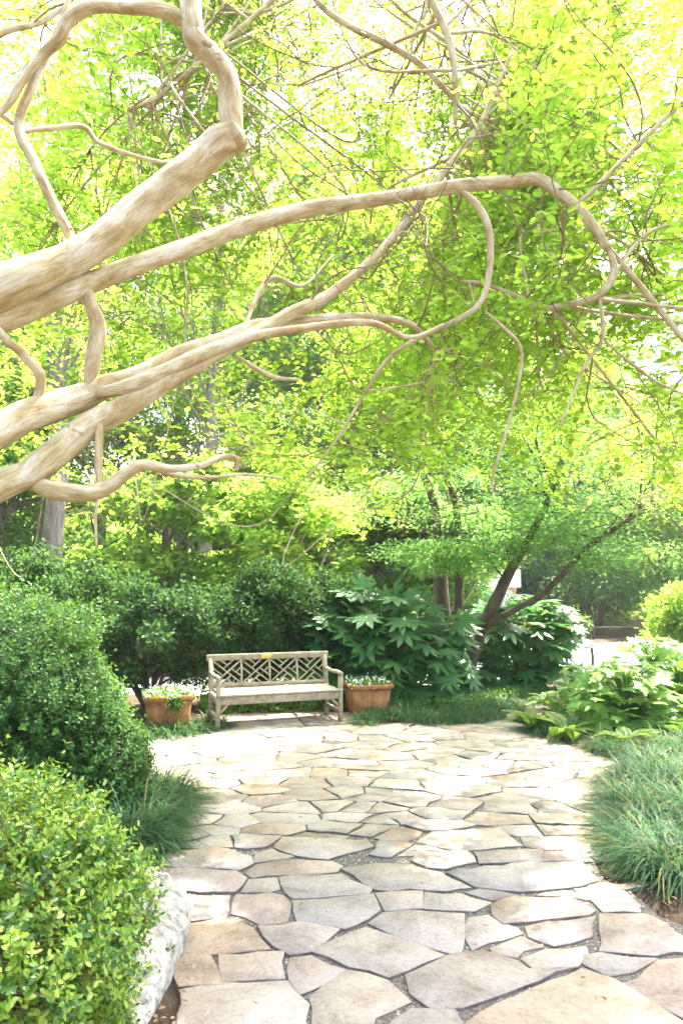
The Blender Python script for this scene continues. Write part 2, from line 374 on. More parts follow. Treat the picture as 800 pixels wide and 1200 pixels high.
def ground_z(p):
    p = np.asarray(p, float)
    z = 0.05 + 0.02 * np.sin(p[..., 0] * 2.1 + 1) * np.sin(p[..., 1] * 1.7) + 0.012 * np.sin(p[..., 0] * 5.3 + p[..., 1] * 4.1)
    for poly in (PATIO, PATH):
        d = polydist(poly, p); s = np.where(inside(poly, p), -d, d)
        k = np.clip((s + 0.02) / 0.16, 0, 1); z = -0.03 + (z + 0.03) * k
    return z
ZZ = ground_z(pts)
nx, ny = XX.shape; ii = (np.arange(nx - 1)[:, None] * ny + np.arange(ny - 1)[None]).ravel()
tag(obj('ground', np.stack([XX, YY, ZZ], -1).reshape(-1, 3), [np.stack([ii, ii + ny, ii + ny + 1, ii + 1], -1)], M['soil'], smooth=True), kind='structure')
def sheet(name, poly, z, mat):
    return tag(obj(name, [(x, y, z) for x, y in poly], [np.arange(len(poly))[None]], mat), kind='structure')
sheet('garden_path', PATH, 0.012, M['pave'])
patio = sheet('flagstone_patio', PATIO, 0.017, M['gravel'])

traced = [
 [(188,1012),(200,998),(268,995),(292,1004),(296,1011),(280,1019),(204,1016)],
 [(174,1042),(198,1018),(276,1021),(289,1029),(274,1045)],
 [(160,1047),(268,1049),(266,1056),(264,1074),(198,1078),(168,1062)],
 [(287,1023),(299,1013),(340,1007),(388,1009),(401,1014),(394,1020),(356,1023),(297,1027)],
 [(297,1010),(301,1000),(320,995),(342,1003),(336,1005)],
 [(323,993),(332,981),(430,984),(435,991),(400,1001),(384,1006),(348,1002)],
 [(292,1030),(325,1028),(327,1040),(316,1043),(284,1043)],
 [(328,1028),(400,1024),(434,1040),(431,1046),(344,1051),(336,1045)],
 [(277,1047),(316,1045),(332,1049),(339,1058),(338,1072),(334,1079),(304,1081),(272,1069)],
 [(344,1056),(436,1049),(443,1066),(416,1083),(404,1088),(346,1078)],
 [(305,1085),(352,1081),(395,1090),(383,1102),(360,1115),(340,1118),(321,1108),(311,1095)],
 [(190,1083),(276,1077),(295,1087),(313,1110),(244,1116),(205,1114)],
 [(205,1119),(245,1119),(253,1136),(257,1152),(212,1156)],
 [(258,1118),(330,1115),(331,1144),(260,1147)],
 [(341,1121),(364,1119),(401,1135),(377,1151),(354,1163),(341,1148)],
 [(215,1160),(260,1151),(336,1149),(361,1176),(365,1240),(205,1240)],
 [(365,1168),(407,1137),(453,1149),(478,1172),(437,1191),(420,1240),(372,1240),(368,1180)],
 [(366,1114),(426,1087),(479,1102),(516,1119),(479,1136),(456,1144),(410,1132)],
 [(433,1080),(449,1069),(480,1066),(543,1071),(539,1108),(535,1117),(500,1107),(480,1100)],
 [(402,1018),(440,1011),(480,1014),(516,1022),(550,1039),(500,1042),(440,1041)],
 [(441,1046),(480,1043),(494,1044),(494,1062),(480,1063),(452,1066),(444,1054)],
 [(498,1045),(540,1047),(573,1057),(556,1066),(497,1063)],
 [(524,1022),(600,1011),(680,1010),(699,1030),(680,1038),(608,1044),(556,1038)],
 [(548,1045),(562,1041),(606,1048),(576,1054)],
 [(575,1061),(600,1051),(668,1051),(696,1066),(688,1071),(616,1079),(592,1081),(577,1072)],
 [(674,1042),(690,1040),(728,1041),(748,1060),(747,1068),(708,1068),(697,1056)],
 [(617,1087),(640,1080),(695,1073),(692,1096),(648,1106),(619,1096)],
 [(703,1071),(756,1071),(806,1102),(812,1115),(768,1119),(705,1113)],
 [(551,1075),(572,1072),(605,1087),(609,1092),(553,1110),(549,1100)],
 [(577,1109),(612,1096),(633,1107),(604,1119),(578,1115)],
 [(478,1143),(524,1121),(566,1114),(606,1127),(622,1136),(672,1134),(612,1154),(540,1179),(508,1180),(482,1163)],
 [(612,1121),(640,1112),(684,1108),(687,1116),(676,1130),(628,1133)],
 [(686,1119),(704,1117),(766,1122),(740,1135),(712,1141),(685,1128)],
 [(729,1152),(772,1125),(812,1118),(870,1150),(850,1215),(784,1183)],
 [(562,1187),(680,1136),(716,1147),(800,1197),(840,1222),(810,1290),(535,1290),(547,1200)],
 [(460,1195),(484,1182),(532,1184),(540,1200),(528,1285),(440,1285)],
 [(489,985),(506,974),(585,970),(610,990),(532,995)],
 [(613,981),(680,977),(690,992),(636,994),(615,990)],
 [(555,998),(635,996),(633,1008),(600,1009),(562,1011)],
 [(639,998),(682,996),(696,1009),(636,1008)],
 [(484,1008),(493,997),(546,997),(556,1009),(520,1017),(500,1016)],
 [(632,1048),(668,1043),(690,1053),(664,1049)],
]
seeds = [(244,987),(300,985),(247,972),(275,964),(317,971),(331,959),(377,983),(401,969),(265,946),(258,936),(251,929),(314,938),(349,945),(300,924),(370,932),
 (387,943),(419,957),(426,946),(254,918),(223,908),(258,901),(205,889),(314,896),(310,915),(356,917),(345,906),(275,908),(384,892),(412,883),(426,896),(384,906),
 (412,915),(430,906),(412,929),(433,932),(228,962),(454,992),(499,997),(469,977),(435,972),(442,959),(469,957),(514,968),(510,953),(442,947),(585,959),(547,927),
 (532,942),(484,938),(596,946),(592,936),(652,946),(660,959),(607,974),(660,974),(521,916),(615,916),(630,929),(442,929),(461,917),(469,908),(465,895),(544,901),
 (514,887),(581,895),(619,897),(652,902),(676,898),(562,884),(607,886),(645,887),(679,925),(435,899),(682,944),(190,875),(205,885),(253,881),(232,869),(337,858),
 (295,872),(304,887),(268,863),(364,866),(370,878),(346,887),(382,855),(289,854),(379,846),(328,847),(393,866),(432,872),(400,882),(445,866),(458,888),(487,875),
 (477,864),(523,862),(510,879),(562,862),(549,872),(581,879),(607,872),(585,856),(562,853),(591,843),(445,856),(412,853),(494,858),(575,847),(614,882),(170,868),
 (620,832),(650,825),(680,818),(705,905),(690,1000),(206,1035),(702,1045),(850,1130),(900,1180),(930,1250),(215,980),(700,985),(208,920),(612,842),(640,838),(185,1025),(235,1290),(395,1300),(160,1290),(610,1390),(760,1350),(300,1430),(470,1400),(880,1340),(120,1430),(1000,1330),(760,1520),(420,1560),(1050,1500)]
def clip(poly, p, n):
    out = []; m = len(poly)
    for i in range(m):
        a, b = poly[i], poly[(i + 1) % m]; da, db = (a - p) @ n, (b - p) @ n
        if da <= 0: out.append(a)
        if da * db < 0: out.append(a + (b - a) * (da / (da - db)))
    return out
def inset(poly, d):
    poly = np.asarray(poly, float); n = len(poly)
    ar = 0.5 * np.sum(poly[:, 0] * np.roll(poly[:, 1], -1) - np.roll(poly[:, 0], -1) * poly[:, 1])
    if ar < 0: poly = poly[::-1]
    e = unit(np.roll(poly, -1, 0) - poly); nn = np.stack([-e[:, 1], e[:, 0]], 1)
    n0 = np.roll(nn, 1, 0); mt = unit(n0 + nn); c = np.maximum((mt * nn).sum(1), 0.45)
    return poly + mt * (d / c)[:, None]
def area(poly):
    return 0.5 * abs(np.sum(poly[:, 0] * np.roll(poly[:, 1], -1) - np.roll(poly[:, 0], -1) * poly[:, 1]))
def add_stone(poly, r, d):
    poly = inset(poly, d)
    e = np.linalg.norm(np.roll(poly, -1, 0) - poly, axis=1)
    # roughen the outline: split the long edges and nudge the points
    out = []; n = len(poly)
    for i in range(n):
        a, b = poly[i], poly[(i + 1) % n]; k = int(np.clip(e[i] / 0.085, 1, 7))
        t_ = unit(b - a); nn = np.array([-t_[1], t_[0]])
        out.append(a + r.normal(0, .004, 2))
        for q in range(1, k): out.append(a + (b - a) * (q + r.uniform(-.2, .2)) / k + nn * (r.normal(0, 0.009) if r.random() > .12 else r.uniform(.012, .03)))
    o = np.array(out); n = len(o)
    if area(o) < 0.008: return
    z = 0.030 + r.uniform(-.004, .005); tilt = r.normal(0, .004, 2); c = o.mean(0)
    i1 = inset(o, 0.005)
    zt = lambda p, dz: z + (p - c) @ tilt + dz
    V = np.concatenate([np.column_stack([inset(o, -0.004), np.full(n, -0.01)]), np.column_stack([o, zt(o, -0.004)]), np.column_stack([i1, zt(i1, 0)])])
    k = np.arange(n); k2 = (k + 1) % n
    Q = np.concatenate([np.stack([k, k2, k2 + n, k + n], 1), np.stack([k + n, k2 + n, k2 + 2 * n, k + 2 * n], 1)])
    so = obj('stone', V - np.array([*c, 0]), [Q, (np.arange(n) + 2 * n)[None]], M['stone'], patio); so.location = (c[0], c[1], 0)
    so.data.materials.append(M['stone_gap_shade']); so.data.polygons.foreach_set('material_index', np.array([1] * n + [0] * (n + 1), np.int32))
    STONES.append(o)
STONES = []
r = np.random.default_rng(11)
tr2 = [np.array([G(u, v, .03)[:2] for u, v in p]) for p in traced]
extra = []
for p in tr2:
    ins = inset(p, 0.10)
    m = len(ins)
    for i in range(m):
        for t_ in (0, .33, .66): extra.append(ins[i] + (ins[(i + 1) % m] - ins[i]) * t_)
    extra.append(p.mean(0))
S = [G(u, v, .03)[:2] for u, v in seeds]
allS = np.array(S + extra)
for p in tr2: add_stone(p, r, -0.010)
for i, s in enumerate(S):
    poly = [s + np.array(q) * 0.95 for q in ((-1, -.7), (1, -.7), (1, .7), (-1, .7))]
    AN = np.array([.66, 1.0]); d = np.linalg.norm((allS - s) * AN, axis=1)
    for j in np.argsort(d)[1:60]:
        if d[j] > 2.2: break
        if len(poly) < 3: break
        w = 0.5
        poly = clip(poly, s + (allS[j] - s) * w, unit((allS[j] - s) * AN ** 2))
    if len(poly) < 3: continue
    poly = np.array(poly)
    keep = [0]
    for q in range(1, len(poly)):
        if np.linalg.norm(poly[q] - poly[keep[-1]]) > 0.05: keep.append(q)
    poly = poly[keep]
    if len(poly) < 3 or area(poly) < 0.03: continue
    add_stone(poly, r, 0.006)

# pebbles in the joints
pp = np.column_stack([r.uniform(-1.6, 3.0, 26000), r.uniform(2.2, 6.5, 26000)])
ok = inside(PATIO, pp)
for o in STONES:
    bb0, bb1 = o.min(0), o.max(0)
    q = ok & (pp[:, 0] > bb0[0]) & (pp[:, 0] < bb1[0]) & (pp[:, 1] > bb0[1]) & (pp[:, 1] < bb1[1])
    ok[q] &= ~inside(inset(o, -0.006), pp[q])
pp = pp[ok][:3500]
oct_v = np.array([(1, 0, 0), (0, 1, 0), (-1, 0, 0), (0, -1, 0), (0, 0, .8), (0, 0, -.5)]); oct_f = np.array([(0, 1, 4), (1, 2, 4), (2, 3, 4), (3, 0, 4)])
sz = r.uniform(.003, .009, len(pp)); an = r.uniform(0, 6.28, len(pp))
ca, sa = np.cos(an)[:, None], np.sin(an)[:, None]
ov = oct_v[None] * sz[:, None, None]; ov = np.stack([ov[..., 0] * ca - ov[..., 1] * sa, ov[..., 0] * sa + ov[..., 1] * ca, ov[..., 2]], -1)
M['pebble'] = leaf_mat('pebble', [(0, (.10, .11, .095)), (.5, (.25, .23, .21)), (1, (.42, .39, .37))], [(0, (.01, .01, .01)), (1, (.01, .01, .01))], 0, .8, .2)
V = (ov + np.column_stack([pp, np.full(len(pp), .018)])[:, None]).reshape(-1, 3)
tag(obj('gravel', V, [((np.arange(len(pp)) * 6)[:, None, None] + oct_f[None]).reshape(-1, 3)], M['pebble'], rnd=np.repeat(r.random(len(pp)), 6)),
    'pale pebbles lying in the joints between the flagstones', 'gravel', kind='stuff')

# ------------------------------------------------------------------ bench
BA = math.radians(19.9); BR = np.array([[math.cos(BA), -math.sin(BA), 0], [math.sin(BA), math.cos(BA), 0], [0, 0, 1]])
b0 = np.array([*(G(255, 856, .03)[:2]), 0.029]); bench = empty('garden_bench', b0, 'weathered teak garden bench with lattice back, between the two terracotta planters', 'bench')
BT = (BR, b0)
W, SD, SH, AH, BH = 1.50, 0.53, 0.385, 0.575, 0.765
lg = 0.05
def bpart(name, f, mat='teak', parent=None):
    m = MB(); f(m); return m.build(name, M[mat], parent or bench, R=BT)
for x in (0, W):
    bpart('leg', lambda m: m.box((x, 0, AH / 2 - .01), (lg, lg, AH - .02)))
    bpart('leg', lambda m: (m.box((x, SD, .2), (lg, lg, .4)), m.bar((x, SD, .39), (x, SD + .09, BH), lg - .002, lg - .006, up=(0, 1, 0))))
    bpart('armrest', lambda m: m.tube(catmull([(x, -.05, AH + .008), (x, .1, AH + .018), (x, .3, AH + .008), (x, SD + .03, AH + .02)], 4), .025, 8))
    bpart('stretcher', lambda m: m.box((x, SD / 2, .13), (.035, SD - lg, .05)))
    bpart('side_rail', lambda m: m.box((x, SD / 2, SH - .055), (.04, SD - lg, .085)))
bpart('front_rail', lambda m: m.box((W / 2, 0, SH - .06), (W - lg, .04, .085)))
bpart('rear_rail', lambda m: m.box((W / 2, SD, SH - .06), (W - lg, .04, .085)))
for k in range(5):
    bpart('seat_slat', lambda m: m.box((W / 2, -.045 + k * .117 + .05, SH + (.004 if k else .002)), (W + (.03 if k == 0 else -.005 - lg), .1, .025)))
for sx, x in ((1, lg / 2), (-1, W - lg / 2)):
    bpart('brace', lambda m: m.bar((x, 0, SH - .19), (x + sx * .09, 0, SH - .095), .03, .03, up=(0, 1, 0)))
yb = lambda z: SD + .09 * (z - .39) / (BH - .39)
rail = bpart('top_rail', lambda m: m.bar((-.045, yb(BH), BH), (W + .045, yb(BH), BH), .042, .075))
bpart('back_lower_rail', lambda m: m.bar((lg / 2, yb(.43), .43), (W - lg / 2, yb(.43), .43), .04, .045))
bpart('plaque', lambda m: m.box((W * .47, yb(BH) - .029, BH + .005), (.13, .006, .055), ch=.001), 'brass', rail)
x0, x1, z0, z1 = lg / 2, W - lg / 2, .445, BH - .035
def lp(bay, a, c):
    x = x0 + (bay + a) * (x1 - x0) / 4; z = z0 + c * (z1 - z0); return (x, yb(z), z)
lat = [((1, 1), (0, 0)), ((.72, 1), (.36, .64)), ((0, 1), (.48, .52)), ((.28, 1), (.5, .8)), ((0, .7), (.33, .37)), ((.52, .48), (1, 0)), ((.66, .62), (1, .3)), ((1, .7), (.82, .52)), ((.64, .36), (.28, 0)), ((.46, .22), (.7, 0))]
for bay in range(4):
    for k, (a, c) in enumerate(lat):
        dy = np.array([0, .004 * (k % 3 - 1), 0])
        bpart('lattice_bar', lambda m: m.bar(np.array(lp(bay, *a)) + dy, np.array(lp(bay, *c)) + dy, .017, .018, up=(0, 1, 0)))
for bay in (0, 1, 2, 3, 4):
    bpart('lattice_post', lambda m: m.bar(lp(bay, 0, 0), lp(bay, 0, 1), .024, .024, up=(0, 1, 0)))

# ------------------------------------------------------------------ planters
def planter(px, ang, label, flabel, sd):
    g = G(*px); base = np.array([g[0], g[1], 0.03]); r = np.random.default_rng(sd)
    t = empty('planter', base, label, 'planter', 'square terracotta planters beside the bench')
    ca, sa = math.cos(ang), math.sin(ang); R = (np.array([[ca, -sa, 0], [sa, ca, 0], [0, 0, 1]]), base)
    def prism(sq, zs):
        m = MB(); V = []
        for s, z in zip(sq, zs):
            c = s * .2
            V += [(s - c, -s, z), (s, -s + c, z), (s, s - c, z), (s - c, s, z), (-s + c, s, z), (-s, s - c, z), (-s, -s + c, z), (-s + c, -s, z)]
        n = len(zs); Q = []
        for i in range(n - 1):
            for k in range(8): Q.append((i * 8 + k, i * 8 + (k + 1) % 8, i * 8 + 8 + (k + 1) % 8, i * 8 + 8 + k))
        m.add(V, Q); return m
    prism([.215, .225, .255, .24], [0, .02, .335, .335]).build('pot_wall', M['terracotta'], t, R=R)
    prism([.255, .262, .285, .29, .29, .275, .25, .245, .245], [.318, .33, .338, .345, .385, .395, .395, .38, .30]).build('rim', M['terracotta'], t, R=R)
    for k in range(4):       # raised panel on each face
        c, s = math.cos(k * math.pi / 2), math.sin(k * math.pi / 2); K = np.array([[c, -s, 0], [s, c, 0], [0, 0, 1]])
        m = MB()
        for xx in np.linspace(-.13, .13, 5): m.bar((xx, -.222, .04), (xx * 1.1, -.2515, .30), .02, .006, up=(0, 1, 0))
        m.V = [v @ K.T for v in m.V]; m.build('ribbed_panel', M['terracotta'], t, R=R)
    n = 33; a = np.linspace(0, 6.283, 9)[:-1] + .39
    V = np.array([(.245 * math.cos(q), .245 * math.sin(q), .36) for q in a]) @ R[0].T + base
    obj('soil', V, [np.arange(8)[None]], M['soil'], t)
    f = empty('flowering_plant', base + np.array([0, 0, .36]), flabel, 'flowers', 'white flowers in the planters')
    n = 1500; q = r.uniform(-.25, .25, (n, 2)) * 1.15; hz = .35 + .06 * np.sqrt(np.clip(1 - (q ** 2).sum(1) / .1, 0, 1)) * r.random(n) + r.uniform(0, .05, n)
    over = np.abs(q).max(1) > .25; hz[over] = .36 + r.uniform(-.02, .06, over.sum())
    B = np.column_stack([q, hz]) @ R[0].T + base
    if sd == 1:                # a spray trailing over the rim
        k = 240; tt = r.random(k); B2 = np.column_stack([.04 + r.normal(0, .05, k), -.30 - .02 * tt + r.normal(0, .012, k), .40 - .17 * tt]) @ R[0].T + base
        B = np.vstack([B, B2])
    D = unit(rdir(len(B), r) + np.array([0, 0, .5])); V, Fc, rv = leafgeo(B, D, rdir(len(B), r), .035, .022, T2, r)
    obj('foliage', V, [Fc], M['cover_leaf'], f, rnd=rv)['kind'] = 'stuff'
    k = 240; sel = r.integers(0, len(B), k); C = B[sel] + np.array([0, 0, .03]) + r.normal(0, .012, (k, 3))
    cent = np.repeat(C, 5, 0); an = np.tile(np.arange(5) * 1.2566, k) + np.repeat(r.random(k) * 6, 5)
    nrm = np.repeat(unit(rdir(k, r) * .7 + np.array([0, -.4, .8])), 5, 0); e1 = unit(np.cross(nrm, [0.3, 1, .2])); e2 = np.cross(nrm, e1)
    V, Fc, rv = leafgeo(cent, e1 * np.cos(an)[:, None] + e2 * np.sin(an)[:, None], nrm, .016, .014, T2, r)
    obj('blossoms', V, [Fc], M['petal'], f, rnd=rv)['kind'] = 'stuff'
planter((196, 855), math.radians(20), 'square terracotta planter with trailing flowers beside the bench end close to the boxwood', 'white flowers trailing over the rim of the planter close to the boxwood', 1)
planter((430, 838), math.radians(16), 'square terracotta planter beside the bench end under the big-leaved shrub', 'low mound of white flowers in the planter under the big-leaved shrub', 2)

# ------------------------------------------------------------------ boulder
def boulder():
    r = np.random.default_rng(5); c = np.array([*(G(158, 1118)[:2]), 0.02])
    n, m = 26, 16; V = []
    a = np.linspace(0, 2 * math.pi, n, endpoint=False)
    for j in range(m + 1):
        ph = -.5 + (math.pi / 2 + .5) * j / m
        for q in a:
            d = np.array([math.cos(q) * math.cos(ph), math.sin(q) * math.cos(ph), math.sin(ph)])
            s = np.sign(d) * np.abs(d) ** .75
            w = 1 + .06 * math.sin(3 * q + 4 * ph) + .05 * math.sin(5 * q - 3 * ph + 1) + .03 * math.sin(9 * q + 7 * ph)
            V.append(s * np.array([.22, .60, .21]) * w)
    V = np.array(V); an = math.radians(9)
    R = np.array([[math.cos(an), -math.sin(an), 0], [math.sin(an), math.cos(an), 0], [0, 0, 1]])
    V = V @ R.T + c; Q = [(j * n + k, j * n + (k + 1) % n, (j + 1) * n + (k + 1) % n, (j + 1) * n + k) for j in range(m) for k in range(n)]
    o = obj('boulder', V, [np.array(Q)], M['boulder'], smooth=True, loc=c)
    tag(o, 'pale grey weathered edging boulder at the foot of the bright boxwood', 'boulder')
boulder()

# ------------------------------------------------------------------ shrubs
def stems(base, tips, r0, r, k=5, lean=.5):
    m = MB()
    for t_ in tips:
        t_ = np.asarray(t_, float); mid = base + (t_ - base) * np.array([.35, .35, .55]) + r.normal(0, .05, 3)
        p = catmull([base + r.normal(0, r0 * 1.2, 3) * [1, 1, 0], mid, t_], 5)
        m.tube(p, np.linspace(r0, r0 * .25, len(p)), k, False)
    return m
def mound(name, label, cat, base, rad, n, L, W, mat, seed, tm=T2, clumps=40, group=None, bark='twig', cr=.3, parts=0, fill=.5, stem_r=.02, spike=0.0):
    """dense shrub: leaf clumps on an uneven ellipsoid shell, some leaves inside"""
    r = np.random.default_rng(seed); base = np.asarray(base, float); rad = np.asarray(rad, float)
    t = empty(name, base, label, cat, group)
    c0 = base + np.array([0, 0, rad[2] * .9])
    d = rdir(clumps * 3, r); d = d[d[:, 2] > -.75][:clumps]
    cc = c0 + d * rad * (r.uniform(fill, 1.0, (len(d), 1))) * .86
    cc[:, 2] = np.maximum(cc[:, 2], base[2] + .08)
    w = r.integers(0, len(cc), n)
    dd = rdir(n, r); rr = cr * r.uniform(.7, 1.3, len(cc))[w]
    B = cc[w] + dd * (rr * r.random(n) ** .4)[:, None] * np.array([1, 1, .85])
    if spike:
        k = r.random(n) < .22; B[k] += unit(dd[k] + d[w][k] + [0, 0, .6]) * (spike * r.random((k.sum(), 1)) ** 2)
    B[:, 2] = np.maximum(B[:, 2], base[2] + .02)
    out = unit((B - c0) / rad ** 2)
    D = unit(rdir(n, r) + out * .5 + np.array([0, 0, .1])); Nn = unit(out * .5 + np.array([0, 0, .6]) + rdir(n, r) * .6)
    rnd_c = r.random(len(cc)) * .35
    rv = np.clip(r.beta(2, 2.2, n) * .75 + rnd_c[w] * .7, 0, .999)
    Ls = L * r.uniform(.7, 1.25, n)
    if parts:
        u, v, tt = proj(B); vis = (u > 0) & (u < 800) & (v > 0) & (v < 1200)
        score = np.where(vis, tt - .6 * (out @ np.array([.2, -.8, .5])), 99); sel = np.argsort(score)[:parts]
        me = mesh_np('leaf', T4[0] * np.array([1, W / L, 1]), [T4[1]], mat)
        for i in sel: inst('leaf', me, t, frameM(B[i], D[i], Nn[i], Ls[i]))
        kp = np.ones(n, bool); kp[sel] = False
        B, D, Nn, Ls, rv = B[kp], D[kp], Nn[kp], Ls[kp], rv[kp]
    V, Fc, rv = leafgeo(B, D, Nn, Ls, Ls * (W / L), tm, r, rv)
    o = obj('foliage', V, [Fc], mat, t, rnd=rv); o['kind'] = 'stuff'
    s = stems(base + [0, 0, -.03], cc[::max(1, len(cc) // 14)], stem_r, r).build('stems', M[bark], t, True)
    return t
def sprigs(name, label, base, rad, n, nl, L, sl, mat, seed, parts=0, cz=.85):
    r = np.random.default_rng(seed); base = np.asarray(base, float); rad = np.asarray(rad, float); t = empty(name, base, label, 'shrub')
    c0 = base + np.array([0, 0, rad[2] * cz])
    lob = rdir(60, r); amp = r.uniform(-.2, .22, 60)
    d = rdir(int(n * 1.5), r); d = d[d[:, 2] > -.8][:n]; n = len(d)
    g = .95 + (amp[None] * np.exp(-((1 - d @ lob.T) / .035))).sum(1)
    q = r.random(n) ** .35; q = np.where(r.random(n) < .65, r.uniform(.84, 1, n), q * .86)
    st = c0 + d * rad * (g * q)[:, None]; st[:, 2] = np.maximum(st[:, 2], base[2] + .04 + .1 * r.random(n))
    sd = unit(d * .7 + [0, 0, .55] + rdir(n, r) * .55); ln = sl * r.uniform(.5, 1.3, n) * np.where(r.random(n) < .04, 1.8, 1)
    k = np.arange(nl); s = (k // 2 + .6) / (nl // 2)
    B = st[:, None] + sd[:, None] * (ln[:, None] * s[None])[..., None]
    e1 = unit(np.cross(sd, rdir(n, r))); e2 = np.cross(sd, e1); ang = (k % 2) * math.pi + (k // 2) * 1.57
    out = e1[:, None] * np.cos(ang)[None, :, None] + e2[:, None] * np.sin(ang)[None, :, None]
    D = unit(out + sd[:, None] * (.25 + .6 * s)[None, :, None] + r.normal(0, .18, (n, nl, 3))); Nn = unit(sd[:, None] - out * .2 + r.normal(0, .2, (n, nl, 3)))
    Ls = L * r.uniform(.75, 1.2, (n, nl)) * (1 - .25 * s[None] ** 2)
    age = np.where(r.random(n) < .35, .35, 0)[:, None] + .42 * (s[None] - .2) + r.normal(0, .1, (n, nl)) + .25
    B, D, Nn, Ls, rv = B.reshape(-1, 3), D.reshape(-1, 3), Nn.reshape(-1, 3), Ls.ravel(), np.clip(age, 0.01, .99).ravel()
    if parts:
        u, v, tt = proj(B); vis = (u > 0) & (u < 800) & (v > 0) & (v < 1200)
        dist = np.linalg.norm((B - c0) / rad, axis=1); sel = np.argsort(np.where(vis & (dist > 1), tt, 99))[:parts]
        me = mesh_np('leaf', T4[0] * np.array([1, .58, 1]), [T4[1]], mat)
        for i in sel: inst('leaf', me, t, frameM(B[i], D[i], Nn[i], Ls[i]))
        kp = np.ones(len(B), bool); kp[sel] = False; B, D, Nn, Ls, rv = B[kp], D[kp], Nn[kp], Ls[kp], rv[kp]
    V, Fc, rv = leafgeo(B, D, Nn, Ls, Ls * .58, T4 if parts else T2, r, rv)
    obj('foliage', V, [Fc], mat, t, rnd=rv)['kind'] = 'stuff'
    m = MB()
    for i in range(0, n, 3): m.tube([st[i] - d[i] * rad * .2, st[i], st[i] + sd[i] * ln[i]], [.003, .002, .001], 3, False)
    m.build('sprig_stems', M['twig'], t, True)['kind'] = 'stuff'
    stems(base + [0, 0, -.03], c0 + d[::max(1, n // 16)] * rad * .8, .02, r).build('stems', M['twig'], t, True)
    return t
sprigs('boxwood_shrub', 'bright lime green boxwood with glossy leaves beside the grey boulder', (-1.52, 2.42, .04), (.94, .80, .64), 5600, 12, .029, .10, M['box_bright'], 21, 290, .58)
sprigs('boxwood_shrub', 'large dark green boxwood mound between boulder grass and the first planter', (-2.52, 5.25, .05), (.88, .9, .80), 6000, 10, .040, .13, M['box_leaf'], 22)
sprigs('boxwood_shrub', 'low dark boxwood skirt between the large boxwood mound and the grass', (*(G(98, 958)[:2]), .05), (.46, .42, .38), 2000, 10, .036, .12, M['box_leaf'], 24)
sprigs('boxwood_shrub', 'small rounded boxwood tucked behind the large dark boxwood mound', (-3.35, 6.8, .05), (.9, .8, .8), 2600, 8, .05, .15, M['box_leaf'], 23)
# dark evergreens behind the bench
EV = [((-3.9, 9.0, .05), (1.15, 1.0, 1.15), 'dark evergreen shrub over the large boxwood mound beneath the pine trunk'),
      ((-2.55, 9.3, .05), (.95, .9, 1.08), 'dark evergreen shrub with bare lower stems behind the first planter'),
      ((-1.15, 10.1, .05), (1.0, .7, 1.12), 'dark evergreen shrub directly behind the lattice back of the bench'),
      ((-.25, 10.5, .05), (.8, .6, 1.1), 'dark evergreen shrub between the bench and the big-leaved shrub')]
for i, (b, rd, lb) in enumerate(EV):
    mound('evergreen_shrub', lb, 'shrub', np.array(b) + [0, 0, 0], rd, 15000, .07, .04, M['dark_leaf'], 30 + i, T2, 85, 'dark evergreens behind the bench', 'dark_bark', cr=.24, fill=.45, stem_r=.035, spike=.16)

# big-leaved shrubs: every leaf is a part
def palmate(name, lobes, spread, notch, wide, droop, mat, tipl=None):
    V = [(0, 0, 0)]; n = lobes; out = []
    for i in range(n):
        a = math.radians(-spread + 2 * spread * i / (n - 1)); ln = (1 - .25 * abs(i - (n - 1) / 2) / ((n - 1) / 2))
        h = math.radians(spread / (n - 1))
        if i == 0: out.append((a - h * .9, notch * .8))
        for da, rr in ((-wide, .68 * ln), (0, ln), (wide, .68 * ln)): out.append((a + da, rr))
        out.append((a + h, notch * (1 if i < n - 1 else .8)))
    for a, rr in out: V.append((rr * math.cos(a), rr * math.sin(a), -droop * rr * rr + .05 * math.sin(rr * 9)))
    Fc = np.array([(0, k, k + 1) for k in range(1, len(out))])
    return mesh_np(name, V, [Fc], mat, smooth=False)
def bigleaf(name, label, base, rad, n, size, me, seed, pet_mat, facing=(0, -.5, .8), cat='shrub'):
    r = np.random.default_rng(seed); base = np.asarray(base, float); rad = np.asarray(rad, float)
    t = empty(name, base, label, cat); m = MB()
    d = rdir(n * 4, r); d = d[(d[:, 2] > -.35) & (d[:, 1] < .55)][:n]
    c0 = base + np.array([0, 0, rad[2] * .42])
    for i in range(len(d)):
        p = c0 + d[i] * rad * r.uniform(.45, 1.0) * np.array([1, 1, .58 / .58]); p[2] = max(p[2], base[2] + .12)
        o = unit(d[i] * np.array([1, 1, .15]) + r.normal(0, .25, 3)); dr = unit(o + np.array([0, -.15, -.35 + .3 * d[i][2]]))
        nn = unit(np.array(facing) + d[i] * .45 + r.normal(0, .22, 3))
        s = size * r.uniform(.65, 1.15)
        inst('leaf', me, t, frameM(p, dr, nn, s))
        root = base + np.array([d[i][0] * .12, d[i][1] * .12, 0]); mid = base + (p - base) * np.array([.4, .4, .75])
        q = catmull([root + [0, 0, -.03], mid, p], 4); m.tube(q, np.linspace(.012, .004, len(q)), 4, False)
    m.build('stems', M[pet_mat], t, True)
    return t
fat = palmate('fatsia_leaf', 8, 135, .42, .2, .25, M['fatsia_leaf'])
bigleaf('fatsia_shrub', 'broad dark shrub with large glossy hand-shaped leaves behind the second planter', (*(G(455, 826)[:2]), .05), (1.32, .62, 1.2), 230, .34, fat, 41, 'cover_leaf')
bigleaf('fatsia_shrub', 'dark shrub with hand-shaped leaves on the path side of the maple trunks', (*(G(612, 812)[:2]), .05), (1.0, .65, 1.2), 190, .30, fat, 42, 'cover_leaf')
oak = palmate('hydrangea_leaf', 5, 120, .55, .26, .18, M['hydrangea_leaf'])
